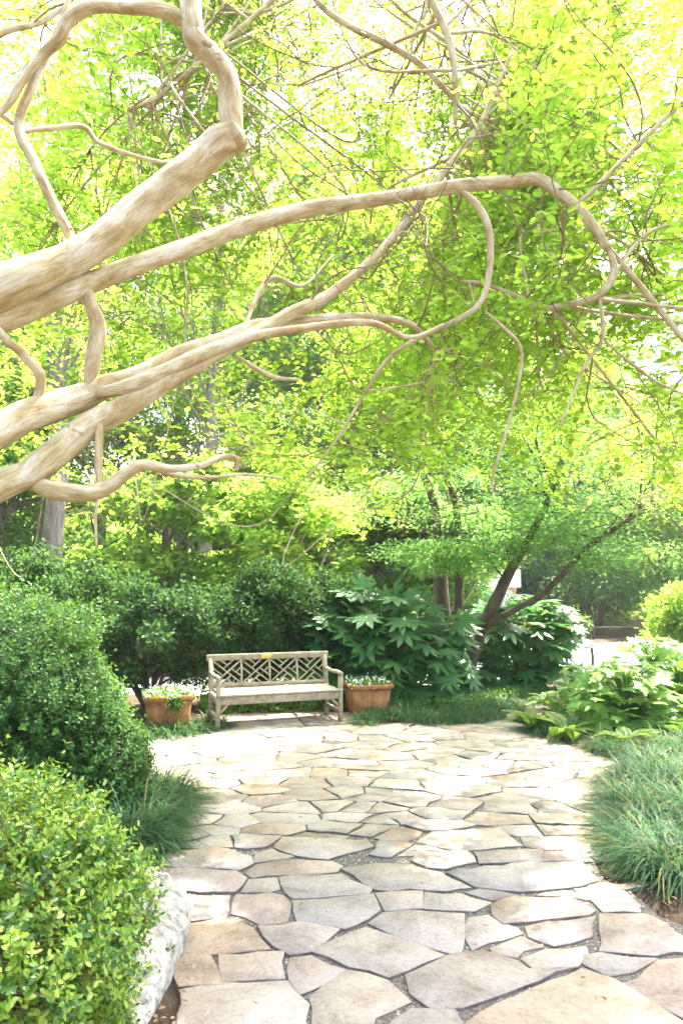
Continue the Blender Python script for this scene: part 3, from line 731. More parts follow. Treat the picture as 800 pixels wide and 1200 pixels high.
hy = [((735, 862), (.62, .5, .58), 170, .15, 'bright oak-leaved hydrangea behind the blue-green grass border'),
      ((800, 850), (.6, .5, .64), 140, .17, 'pale oak-leaved hydrangea beside the bright shrub at the border end'),
      ((690, 842), (.5, .45, .48), 120, .12, 'small oak-leaved hydrangea growing over the fern by the patio bend'),
      ((770, 815), (.8, .6, .66), 150, .18, 'tall oak-leaved hydrangea at the edge of the pale garden path')]
for i, (px, rd, n, s, lb) in enumerate(hy):
    bigleaf('hydrangea_shrub', lb, (*G(*px)[:2], .05), rd, n, s, oak, 50 + i, 'cover_leaf')

# ------------------------------------------------------------------ ferns
def frond_mesh(name, L=.5, n=19, mat=None):
    V = []; Fc = []; B = []; D = []; Ls = []
    def rp(s): return np.array([L * (s * .92), 0, L * (.55 * s - .75 * s * s)])
    for i in range(n):
        s = .12 + .86 * i / (n - 1); p = rp(s); tdir = unit(rp(s + .02) - p); ln = L * .24 * math.sin(math.pi * (s ** .8) * .93 + .12)
        for sg in (-1, 1): B.append(p); D.append(unit(np.array([0, sg, 0]) + tdir * .45)); Ls.append(max(ln, .012))
    B = np.array(B); D = np.array(D); Ls = np.array(Ls)
    Vv, Ff, _ = leafgeo(B, D, np.tile([0, 0, 1.], (len(B), 1)), Ls, np.maximum(Ls * .34, .012), T2)
    m = MB().add(Vv, T=Ff); q = np.array([rp(s) for s in np.linspace(0, 1, 6)]); V2, Q2, T2_ = tube(q, np.linspace(.004, .001, 6), 3, False); m.add(V2, Q2)
    return mesh_np(name, np.concatenate(m.V), [np.concatenate(m.Q), np.concatenate(m.T)], mat)
fr = frond_mesh('fern_frond', mat=M['fern_leaf'])
def fern(px, label, n, s, seed):
    r = np.random.default_rng(seed); b = np.array([*G(*px)[:2], .05]); t = empty('fern', b, label, 'fern', 'ferns along the patio border')
    for i in range(n):
        a = i * 2.39996 + r.normal(0, .2); e = r.uniform(.1, .75)
        inst('frond', fr, t, frameM(b + [0, 0, -.01], (math.cos(a) * math.cos(e), math.sin(a) * math.cos(e), math.sin(e)), (-math.cos(a) * math.sin(e) + r.normal(0, .15), -math.sin(a) * math.sin(e) + r.normal(0, .15), math.cos(e)), s * r.uniform(.7, 1.15)))
fern((622, 858), 'yellowish fern arching over the patio bend beside dark grass', 20, .85, 61)
fern((664, 868), 'fern with broad fronds between two grass tufts at the border', 22, .95, 62)
fern((700, 850), 'green fern under the small hydrangea', 20, 1.0, 63)
fern((770, 868), 'lush fern in front of the tall hydrangeas', 22, 1.05, 64)
fern((648, 835), 'small fern at the back of the border near the path', 18, .9, 65)
fern((735, 880), 'fern sprouting from behind the blue-green grass border', 18, .8, 66)

# ------------------------------------------------------------------ grass clumps
def clump_mesh(name, n, r0, L, seed, w=.006):
    r = np.random.default_rng(seed); a = r.uniform(0, 6.283, n); q = np.sqrt(r.random(n)) * r0
    p = np.column_stack([np.cos(a) * q, np.sin(a) * q, np.full(n, -.02)])
    a2 = a + r.normal(0, .75, n); e = np.clip(r.normal(1.1, .3, n) - .35 * q / r0, .3, 1.55); bend = r.uniform(.22, .5, n)
    ln = L * r.uniform(.6, 1.15, n); K = 6; rows = []
    side = np.column_stack([-np.sin(a2), np.cos(a2), np.zeros(n)])
    for k in range(K + 1):
        ww = w * (1 - (k / K) ** 2 * .92) * .5
        rows.append(np.stack([p - side * ww, p + side * ww], 1))
        d = np.column_stack([np.cos(a2) * np.cos(e), np.sin(a2) * np.cos(e), np.sin(e)]); p = p + d * (ln / K)[:, None]; e = e - bend
        p[:, 2] = np.maximum(p[:, 2], .004)
    V = np.stack(rows, 1).reshape(n, -1, 3); nv = V.shape[1]
    f = np.array([(2 * k, 2 * k + 1, 2 * k + 3, 2 * k + 2) for k in range(K)])
    return mesh_np(name, V.reshape(-1, 3), [((np.arange(n) * nv)[:, None, None] + f[None]).reshape(-1, 4)], M['grass'], rnd=np.repeat(r.random(n), nv))
GC = [clump_mesh('grass_clump', 560, .17, .42, 70 + k, .008) for k in range(3)]
GS = [clump_mesh('grass_tuft', 330, .15, .26, 80 + k, .008) for k in range(3)]
def clumps(spots, meshes, label, group, scale=1.0, seed=0, name='grass_clump'):
    r = np.random.default_rng(90 + seed)
    for i, (x, y) in enumerate(spots):
        o = bpy.data.objects.new(name, meshes[i % len(meshes)]); col.objects.link(o)
        z = float(ground_z(np.array([[x, y]]))[0])
        o.location = (x, y, z if z > .01 else .025); o.rotation_euler = (0, 0, r.uniform(0, 6.28)); s = scale * r.uniform(.88, 1.15); o.scale = (s, s, s * r.uniform(.9, 1.1))
        tag(o, label, 'grass', group)
clumps([tuple(G(u, v)[:2]) for u, v in [(140, 1005), (160, 992), (130, 985), (178, 970), (155, 962), (190, 948), (112, 998), (172, 940)]], GC, 'arching blue-green grass clump at the foot of the large dark boxwood', 'grass clumps under the large boxwood', 1.0, 1)
clumps([tuple(G(u, v)[:2]) for u, v in [(748, 1000), (738, 975), (735, 950), (742, 925), (762, 912), (775, 1022), (800, 1035), (780, 990), (772, 960), (785, 935), (800, 915), (815, 1005), (820, 970), (830, 940), (845, 1030), (850, 990)]], GC,
       'thick arching blue-green grass clump bordering the flagstones below the hydrangeas', 'grass clumps along the patio border', 1.0, 2)
clumps([tuple(G(u, v)[:2]) for u, v in [(715, 884), (738, 890), (760, 892), (785, 890), (810, 888), (735, 878), (770, 880)]], GC, 'pale grass clump in the row right under the hydrangea leaves', 'grass clumps under the hydrangeas', .85, 3)
clumps([tuple(G(u, v)[:2]) for u, v in [(638, 862), (655, 864), (645, 855)]], GC, 'dark grass tuft under the yellowish fern at the patio bend', 'grass tufts at the patio bend', .72, 4)
pl = G(196, 855)
clumps([(pl[0] - .38, pl[1] - .25), (pl[0] - .12, pl[1] - .42), (pl[0] + .14, pl[1] - .36), (pl[0] + .38, pl[1] - .22), (pl[0] + .5, pl[1] + .05), (pl[0] - .5, pl[1])], GS, 'low dark grass tuft around the foot of the planter with trailing flowers', 'grass tufts around the first planter', 1.3, 5, 'grass_tuft')
band = []
rb = np.random.default_rng(6)
for u, v in [(452, 845), (468, 840), (474, 847), (492, 843), (498, 849), (512, 845), (520, 849), (532, 843), (540, 848), (553, 842), (560, 846), (572, 838), (580, 842), (592, 833), (600, 836), (612, 829), (625, 824), (500, 836), (525, 838), (548, 836), (568, 831), (588, 826), (440, 846), (430, 849)]:
    band.append(tuple(G(u, v)[:2] + rb.normal(0, .03, 2)))
clumps(band, GS, 'low blue-green grass tuft in the band edging the patio under the big-leaved shrubs', 'grass band edging the patio', 1.0, 6, 'grass_tuft')

# ------------------------------------------------------------------ ground cover, litter
def cover(poly_px, n, seed, h=.14, s=.05):
    r = np.random.default_rng(seed); poly = [tuple(G(u, v)[:2]) for u, v in poly_px]; pa = np.array(poly)
    p = r.uniform(pa.min(0), pa.max(0), (n * 4, 2)); p = p[inside(poly, p)][:n]; n = len(p)
    z = ground_z(p) + h * r.random(n) * (.6 + .4 * np.sin(p[:, 0] * 7) * np.sin(p[:, 1] * 6)) + .01
    return np.column_stack([p, z]), r, s
parts = [cover([(235, 842), (300, 840), (400, 837), (405, 822), (330, 820), (235, 824)], 6500, 100, .3),
         cover([(400, 836), (560, 838), (630, 818), (640, 810), (520, 815), (400, 822)], 5000, 101, .18),
         cover([(600, 815), (700, 800), (690, 830), (650, 850), (640, 835)], 2500, 102, .22)]
Vs, Fs, Rs, k = [], [], [], 0
for Bc, r, s in parts:
    n = len(Bc); V, Fc, rv = leafgeo(Bc, unit(rdir(n, r) + [0, -.2, .3]), unit(rdir(n, r) * .6 + [0, -.3, .9]), s * r.uniform(.6, 1.2, n), s * .6, T2, r)
    Vs.append(V); Fs.append(Fc + k); Rs.append(rv); k += len(V)
tag(obj('ground_cover', np.concatenate(Vs), [np.concatenate(Fs)], M['cover_leaf'], rnd=np.concatenate(Rs)), 'low leafy green ground cover behind the bench and under the shrubs', 'ground cover', kind='stuff')
r = np.random.default_rng(110)
p = np.column_stack([r.uniform(-5, 6, 60000), r.uniform(2, 12, 60000)]); d = polydist(PATIO, p); ins_ = inside(PATIO, p)
kp = (~ins_ & (r.random(len(p)) < np.exp(-d / .5) * .35)) | (ins_ & (d < .12) & (r.random(len(p)) < .35 * np.exp(-d / .04))) | (ins_ & (r.random(len(p)) < .005))
p = p[kp]; insd = inside(PATIO, p); n = len(p)
Bc = np.column_stack([p, np.where(insd, .05, ground_z(p) + .012) + r.random(n) * .012])
V, Fc, rv = leafgeo(Bc, unit(rdir(n, r) * [1, 1, .2]), unit(rdir(n, r) * .4 + [0, 0, 1]), r.uniform(.018, .05, n), r.uniform(.006, .022, n), T2, r)
tag(obj('leaf_litter', V, [Fc], M['litter'], rnd=rv), 'dry brown leaf litter scattered along the patio edges', 'leaf litter', kind='stuff')

# ------------------------------------------------------------------ crape myrtle
limbs = {  # pixel x, y, depth, diameter in pixels
 'A': [(-110, 420, 2.55, 66), (0, 345, 2.6, 60), (60, 312, 2.7, 54), (120, 280, 2.8, 50), (180, 235, 2.9, 46), (235, 190, 3.0, 43), (262, 167, 3.02, 44), (280, 157, 3.02, 40)],
 'A1': [(272, 165, 3.02, 42), (271, 140, 3.02, 32), (270, 110, 3.02, 31), (262, 82, 3.0, 30), (240, 60, 3.0, 32), (228, 45, 3.0, 31), (224, 15, 3.0, 30), (226, -60, 3.1, 26), (215, -160, 3.2, 22)],
 'A2': [(228, 40, 3.0, 24), (205, 18, 3.0, 20), (175, 11, 2.95, 18), (140, 8, 2.95, 17), (105, 8, 2.9, 17), (80, 25, 2.9, 18), (70, 45, 2.9, 16), (45, 70, 2.9, 14), (25, 98, 2.85, 12), (8, 124, 2.85, 10), (-25, 150, 2.8, 8)],
 'B': [(-110, 425, 2.5, 42), (0, 375, 2.65, 36), (70, 345, 2.75, 32), (130, 322, 2.85, 30), (200, 296, 2.95, 26), (280, 268, 3.1, 24), (370, 243, 3.25, 22), (460, 230, 3.4, 19), (540, 219, 3.5, 18), (600, 214, 3.6, 17), (630, 211, 3.6, 17), (660, 230, 3.6, 16), (690, 260, 3.6, 14), (712, 292, 3.6, 12)],
 'B1': [(705, 280, 3.6, 10), (745, 330, 3.65, 9), (800, 397, 3.7, 8), (860, 470, 3.8, 6)],
 'B2': [(710, 288, 3.6, 12), (719, 318, 3.6, 12), (702, 345, 3.6, 10), (665, 357, 3.65, 9), (635, 361, 3.7, 8), (605, 347, 3.75, 7), (565, 332, 3.8, 6), (540, 330, 3.9, 4)],
 'B3': [(702, 345, 3.6, 7), (705, 395, 3.6, 6), (684, 430, 3.6, 5), (668, 470, 3.55, 4), (655, 500, 3.55, 3)],
 'B4': [(538, 222, 3.5, 12), (558, 240, 3.48, 11), (573, 270, 3.45, 10), (573, 320, 3.45, 9), (560, 358, 3.45, 8), (520, 382, 3.5, 7), (460, 415, 3.5, 6), (425, 465, 3.5, 5), (398, 510, 3.55, 4), (360, 560, 3.6, 3)],
 'B5': [(568, 365, 3.45, 6), (590, 385, 3.45, 5), (610, 410, 3.45, 5), (605, 460, 3.45, 4), (590, 515, 3.45, 4), (577, 560, 3.45, 4), (578, 582, 3.45, 2)],
 'B6': [(722, 318, 3.6, 6), (740, 292, 3.65, 6), (765, 270, 3.7, 6), (800, 262, 3.75, 5), (850, 255, 3.8, 4)],
 'B7': [(704, 395, 3.6, 4), (730, 418, 3.6, 4), (765, 445, 3.65, 4), (800, 462, 3.7, 3)],
 'C': [(-110, 585, 2.45, 52), (0, 508, 2.6, 48), (45, 482, 2.7, 44), (95, 466, 2.8, 38), (130, 452, 2.85, 32), (165, 437, 2.9, 24), (215, 412, 3.0, 20), (260, 398, 3.1, 19), (300, 382, 3.2, 18), (350, 376, 3.35, 16), (420, 372, 3.5, 13), (475, 378, 3.6, 10), (500, 398, 3.7, 8), (515, 425, 3.75, 5)],
 'C1': [(110, 462, 2.8, 28), (150, 452, 2.8, 22), (190, 438, 2.85, 20), (230, 418, 2.9, 18), (290, 397, 3.0, 16), (345, 387, 3.1, 13), (430, 378, 3.2, 10), (480, 395, 3.3, 6), (520, 380, 3.4, 4)],
 'C2': [(102, 462, 2.8, 24), (110, 420, 2.8, 22), (115, 382, 2.8, 21), (101, 340, 2.8, 18), (86, 285, 2.85, 16), (64, 240, 2.85, 15), (40, 190, 2.85, 15), (22, 150, 2.9, 14), (36, 105, 2.9, 12), (56, 62, 2.95, 9), (78, 10, 3.0, 8), (90, -60, 3.1, 6)],
 'C3': [(26, 155, 2.9, 10), (60, 150, 3.0, 9), (98, 148, 3.1, 8), (118, 168, 3.15, 7), (170, 186, 3.2, 5), (210, 192, 3.3, 3)],
 'C4': [(38, 484, 2.7, 20), (48, 455, 2.7, 15), (44, 435, 2.65, 14), (26, 415, 2.65, 13), (8, 398, 2.6, 12), (-15, 370, 2.6, 10)],
 'C5': [(22, 150, 2.9, 10), (0, 132, 2.9, 9), (-30, 110, 2.9, 8)],
 'D': [(-110, 640, 2.45, 50), (0, 570, 2.6, 46), (38, 553, 2.65, 44), (65, 530, 2.7, 40), (100, 500, 2.75, 36), (140, 480, 2.8, 33), (170, 462, 2.85, 31), (210, 438, 2.9, 27), (250, 414, 3.0, 24), (290, 394, 3.1, 21), (340, 368, 3.25, 18), (385, 345, 3.4, 16), (440, 300, 3.6, 13), (480, 252, 3.8, 11), (522, 198, 4.0, 9), (565, 140, 4.2, 7), (600, 60, 4.4, 5)],
 'D1': [(35, 560, 2.65, 34), (62, 573, 2.65, 26), (100, 577, 2.65, 24), (120, 573, 2.68, 23), (150, 553, 2.7, 17), (170, 545, 2.72, 16), (200, 549, 2.75, 11), (235, 546, 2.8, 10), (262, 535, 2.85, 9), (278, 538, 2.85, 7), (276, 552, 2.85, 4)],
 'D2': [(118, 575, 2.68, 10), (115, 550, 2.7, 11), (117, 500, 2.75, 11), (116, 480, 2.78, 9)],
 'D3': [(116, 578, 2.67, 6), (112, 605, 2.65, 4), (113, 640, 2.65, 3)],
 'D4': [(172, 546, 2.72, 9), (200, 556, 2.8, 8), (240, 560, 2.9, 6), (285, 556, 3.0, 4), (330, 560, 3.1, 3)],
 'D5': [(275, 416, 3.0, 8), (300, 432, 3.05, 8), (322, 442, 3.1, 7), (350, 445, 3.2, 4)],
 'D6': [(282, 398, 3.1, 9), (300, 350, 3.3, 8), (320, 325, 3.4, 7), (355, 335, 3.5, 5), (390, 300, 3.7, 4)],
 'E': [(330, -60, 4.2, 9), (372, 2, 4.2, 9), (402, 26, 4.2, 9), (442, 46, 4.2, 9), (490, 74, 4.2, 8), (528, 112, 4.2, 7), (556, 150, 4.2, 5), (570, 190, 4.2, 3)],
 'E1': [(482, 70, 4.2, 5), (484, 40, 4.2, 5), (498, 10, 4.3, 5), (500, -40, 4.4, 4)],
 'E2': [(440, -20, 4.6, 5), (480, 20, 4.6, 5), (525, 50, 4.6, 5), (560, 80, 4.7, 3)],
 'F': [(480, -60, 4.0, 12), (505, 0, 4.0, 11), (525, 45, 4.0, 10), (533, 90, 4.0, 8), (533, 145, 4.0, 5)],
 'H': [(380, -60, 5.2, 8), (320, 0, 5.0, 8), (255, 55, 4.8, 7), (190, 110, 4.7, 6), (150, 130, 4.6, 5)],
 'J': [(-60, 90, 3.4, 12), (0, 40, 3.4, 9), (50, 25, 3.5, 7), (95, -10, 3.6, 6)],
}
root = np.array([-2.15, 2.75, .03])
def myrtle():
    r = np.random.default_rng(130)
    t = empty('crape_myrtle_tree', root, 'large crape myrtle with smooth tan sinuous limbs arching over the patio', 'tree')
    fork = root + np.array([.25, -.05, 1.1])
    V, Q, T_ = tube(catmull([root + [0, 0, -.1], root + [.05, 0, .5], fork, fork + [.2, 0, .35]], 8), np.concatenate([np.linspace(.22, .16, 17), np.linspace(.155, .05, 8)]), 16, True, .05, r)
    set_bark(obj('trunk', V, [Q, np.array(T_)], M['myrtle_bark'], t, smooth=True), catmull([root + [0, 0, -.1], root + [.05, 0, .5], fork, fork + [.2, 0, .35]], 8), 16, .18)
    curves = []
    for nm, L in limbs.items():
        pts = np.array([P(u, v, d) for u, v, d, w in L]); rad = np.array([w * d / F / 2 * .84 for u, v, d, w in L])
        if nm not in 'ABCDEFHJ': rad[0] *= .55
        if nm in 'ABCD':
            pts = np.vstack([fork + [0, 0, {'A': .2, 'B': .15, 'C': 0, 'D': -.1}[nm]], pts]); rad = np.concatenate([[rad[0] * 1.1], rad])
        p = catmull(pts, 7); rr = np.interp(np.linspace(0, 1, len(p)), np.linspace(0, 1, len(rad)), rad)
        p[3:-3] += np.stack([np.interp(np.arange(len(p) - 6), np.arange(0, len(p), 5), r.normal(0, 1, len(np.arange(0, len(p), 5)))) for _ in range(3)], 1) * (rr[3:-3, None] * .10)
        k_ = 20 if rr.max() > .03 else 10
        V, Q, T_ = tube(p, rr, k_, True, .05, r)
        set_bark(obj('limb', V, [Q, np.array(T_)], M['myrtle_bark'], t, smooth=True), p, k_, rr)
        curves.append((p, rr))
        if rr.max() > .028:
            for _ in range(2):
                i = r.integers(8, len(p) - 2); nn = unit(np.cross(p[i] - p[i - 1], rdir(1, r)[0])); q = p[i] + nn * rr[i] * .8
                V, Q, T_ = tube([q - nn * rr[i] * .2, q + nn * rr[i] * .12, q + nn * rr[i] * .21, q + nn * rr[i] * .16], [rr[i] * .8, rr[i] * .5, rr[i] * .3, rr[i] * .12], 9, True, .1, r)
                set_bark(obj('knot', V, [Q, np.array(T_)], M['myrtle_bark'], t, smooth=True), np.array([q, q, q, q]), 9, rr[i])
    # knuckles and pruning scars on the heavy limbs
    # boughs that carry the rest of the crown
    tops = fork + [0, .1, .5]
    tw = MB(); ends = []
    def grow(st, d, ln, r0, n=7, wand=.28, grav=.0):
        p = [np.array(st, float)]; d = unit(np.asarray(d, float))
        for k in range(n):
            d = unit(d + r.normal(0, wand, 3) + np.array([0, 0, grav])); p.append(p[-1] + d * ln / n)
        p = np.array(p); return p
    anch = np.concatenate([p[len(p) // 3:] for p, q in curves if q.max() > .02]); ar = np.concatenate([q[len(q) // 3:] for p, q in curves if q.max() > .02])
    cells = [(u, v) for u in range(-60, 900, 105) for v in range(-80, 600, 105)]
    cells += [(None, None)] * 20 + [(u, v) for u in range(260, 800, 95) for v in (-90, 10, 110)]
    for k, (cu, cv) in enumerate(cells):
        if cu is not None and cu > 600 and -30 < cv < 300 and k % 2: continue
        if cu is not None and cu > 480 and k % 3 == 0: continue
        if cu is None:
            hz_ = r.uniform(3.0, 5.6) / sdir.z; tx = np.array([r.uniform(-1.4, 2.6) + hz_ * sdir.x, r.uniform(3.6, 8.4) + hz_ * sdir.y, hz_ * sdir.z])
        else: tx = P(cu + r.uniform(0, 105), cv + r.uniform(0, 105), r.uniform(4.3, 8.5) if k < 100 else r.uniform(6, 9)); tx[2] = max(tx[2], 2.45)
        w = np.linalg.norm((anch - tx) * [1, 1, .7], axis=1); i = np.argsort(w)[r.integers(0, 25)]; st = anch[i]
        mid = st + (tx - st) * np.array([.4, .3, .55]) + r.normal(0, .3, 3)
        p = catmull([st, mid, st + (tx - st) * np.array([.72, .7, .95]) + r.normal(0, .25, 3), tx], 7)
        rr = np.linspace(min(.013, ar[i] * .6), .003, len(p))
        V, Q, T_ = tube(p, rr, 6, False, .05, r)
        set_bark(obj('bough', V, [Q], M['myrtle_bark'], t, smooth=True), p, 6, rr)
        curves.append((p, rr))
    twB, twD, LB, LD, LN = [], [], [], [], []
    for ci, (p, rr) in enumerate(curves):
        ln = np.linalg.norm(np.diff(p, axis=0), axis=1).sum()
        big = ci >= len(limbs)
        m = int(ln * (5.5 if big else 2.6))
        for _ in range(m):
            f = r.uniform(.42 if big else .5, 1.0) if rr.max() > .015 else r.uniform(.15, 1)
            i = min(int(f * (len(p) - 1)), len(p) - 2); tg = unit(p[i + 1] - p[i])
            if proj(p[i])[2] < 3.25: continue
            br = grow(p[i], tg * .6 + rdir(1, r)[0] * .9 + [0, 0, .25], r.uniform(.5, 1.3), .01, 7, .3)
            if proj(br)[1].max() > 640 or br[:, 2].min() < 2.3: continue
            q = catmull(br, 2); tw.tube(q, np.linspace(min(.006, rr[i] * .7), .0018, len(q)), 4, False)
            for __ in range(r.integers(7, 12)):
                j = r.integers(2, len(br)); tl = r.uniform(.18, .45)
                tg2 = unit(br[j] - br[j - 1]); x = grow(br[j], tg2 * .5 + rdir(1, r)[0], tl, .004, 5, .2, -.04)
                tw.tube(x, np.linspace(.002, .0009, len(x)), 3, False)
                nl = int(tl / .027); s = np.linspace(.1, 1, nl)
                pos = np.stack([np.interp(s, np.linspace(0, 1, len(x)), x[:, c]) for c in range(3)], 1)
                tg3 = unit(x[-1] - x[0]); sd = unit(np.cross(tg3, [0, 0, 1]) + 1e-6)
                sg = np.where(np.arange(nl) % 2, 1, -1)[:, None]
                LB.append(pos); LD.append(unit(sd * sg + tg3 * .55 + r.normal(0, .25, (nl, 3)))); LN.append(unit(np.array([0, 0, 1]) + r.normal(0, .45, (nl, 3))))
    B = np.concatenate(LB); D = np.concatenate(LD); Nn = np.concatenate(LN)
    u, v, tt = proj(B)
    low = (v > 600 + 40 * np.sin(u * .02)) & (tt > 0)
    # keep the near air clear and do not hang leaves below the crown
    kp = (tt > 3.4) & (B[:, 2] > 2.0) & ~(low & (r.random(len(B)) < .8))
    hz = (B[:, 2] - .9) / sdir.z; gx_, gy_ = B[:, 0] - hz * sdir.x, B[:, 1] - hz * sdir.y
    dap = np.sin(gx_ * 3.1 + 1.2 * np.sin(gy_ * 2.3)) * np.sin(gy_ * 2.7 + 1.4 * np.sin(gx_ * 1.9 + 1)) + .5 * np.sin(gx_ * 7.3 + gy_ * 3.1) * np.sin(gy_ * 6.1 - gx_ * 2)
    kp &= ~((dap > .42) & (r.random(len(B)) < .9))
    for (cx, cy_, cr_) in ((-1.3, 2.35, 1.25), (-2.3, 5.2, 1.0), (2.6, 4.4, .8), (3.3, 7.2, 1.2)):
        kp &= ~((np.hypot(gx_ - cx, gy_ - cy_) < cr_) & (r.random(len(B)) < .93))
    B, D, Nn = B[kp], D[kp], Nn[kp]; n = len(B); Ls = r.uniform(.04, .072, n)
    u, v, tt = proj(B); vis = (u > 0) & (u < 800) & (v > 0) & (v < 700) & (tt > 0); sc = np.where(vis, tt / Ls, 1e9); sel = np.argsort(sc)[:290]
    me = mesh_np('leaf', T4[0] * np.array([1, .58, 1]), [T4[1]], M['myrtle_leaf'])
    for i in sel: inst('leaf', me, t, frameM(B[i], D[i], Nn[i], Ls[i]))
    kp = np.ones(n, bool); kp[sel] = False
    V, Fc, rv = leafgeo(B[kp], D[kp], Nn[kp], Ls[kp], Ls[kp] * .58, T4, r)
    obj('crown', V, [Fc], M['myrtle_leaf'], t, rnd=rv)['kind'] = 'stuff'
    tw.build('twigs', M['twig'], t, True)['kind'] = 'stuff'
    print('myrtle leaves', n)
myrtle()

# ------------------------------------------------------------------ trees
def tree(name, label, base, height, tr, crown_c, crown_r, ncl, n, L, W, mat, bark, seed, group=None, flat=.7, cr=.8, trunk_pts=None, limb_r=.05):
    r = np.random.default_rng(seed); base = np.array(base, float); t = empty(name, base, label, 'tree', group)
    cc0 = np.array(crown_c, float); crr = np.array(crown_r, float)
    if trunk_pts is None:
        k = 6; trunk_pts = [base + [0, 0, -.1]] + [base + np.array([r.normal(0, .05 * height / 8), r.normal(0, .05 * height / 8), height * q / k]) for q in range(1, k + 1)]
    p = catmull(trunk_pts, 5); rr = np.linspace(tr, tr * .35, len(p)); rr[:3] *= [1.35, 1.15, 1.05]
    V, Q, T_ = tube(p, rr, 12, True, .06, r); obj('trunk', V, [Q, np.array(T_)], M[bark], t, smooth=True)
    d = rdir(ncl, r); cc = cc0 + d * crr * (r.random((ncl, 1)) ** .45)
    m = MB()
    for c in cc[::2]:
        hz = np.clip((c[2] - base[2]) * r.uniform(.45, .8), base[2] + height * .2, base[2] + height * .95)
        i = int(np.clip((hz - base[2]) / height, 0, .98) * (len(p) - 1)); st = p[i]
        q = catmull([st, st + (c - st) * [.5, .5, .35] + r.normal(0, .1, 3), c], 6)
        m.tube(q, np.linspace(limb_r, limb_r * .15, len(q)), 6, False)
    m.build('branches', M[bark], t, True)
    w = r.integers(0, ncl, n); rad = cr * r.uniform(.6, 1.35, ncl)[w]
    B = cc[w] + rdir(n, r) * (rad * r.random(n) ** .45)[:, None] * np.array([1, 1, flat])
    rc = r.random(ncl)
    D = unit(rdir(n, r) * [1, 1, .5] + [0, 0, -.1]); Nn = unit(rdir(n, r) * .8 + [0, 0, .9])
    V, Fc, rv = leafgeo(B, D, Nn, L * r.uniform(.65, 1.3, n), W * r.uniform(.7, 1.2, n), T2, r, np.clip(rc[w] * .5 + r.random(n) * .5, 0, .999))
    obj('crown', V, [Fc], mat, t, rnd=rv)['kind'] = 'stuff'
    return t
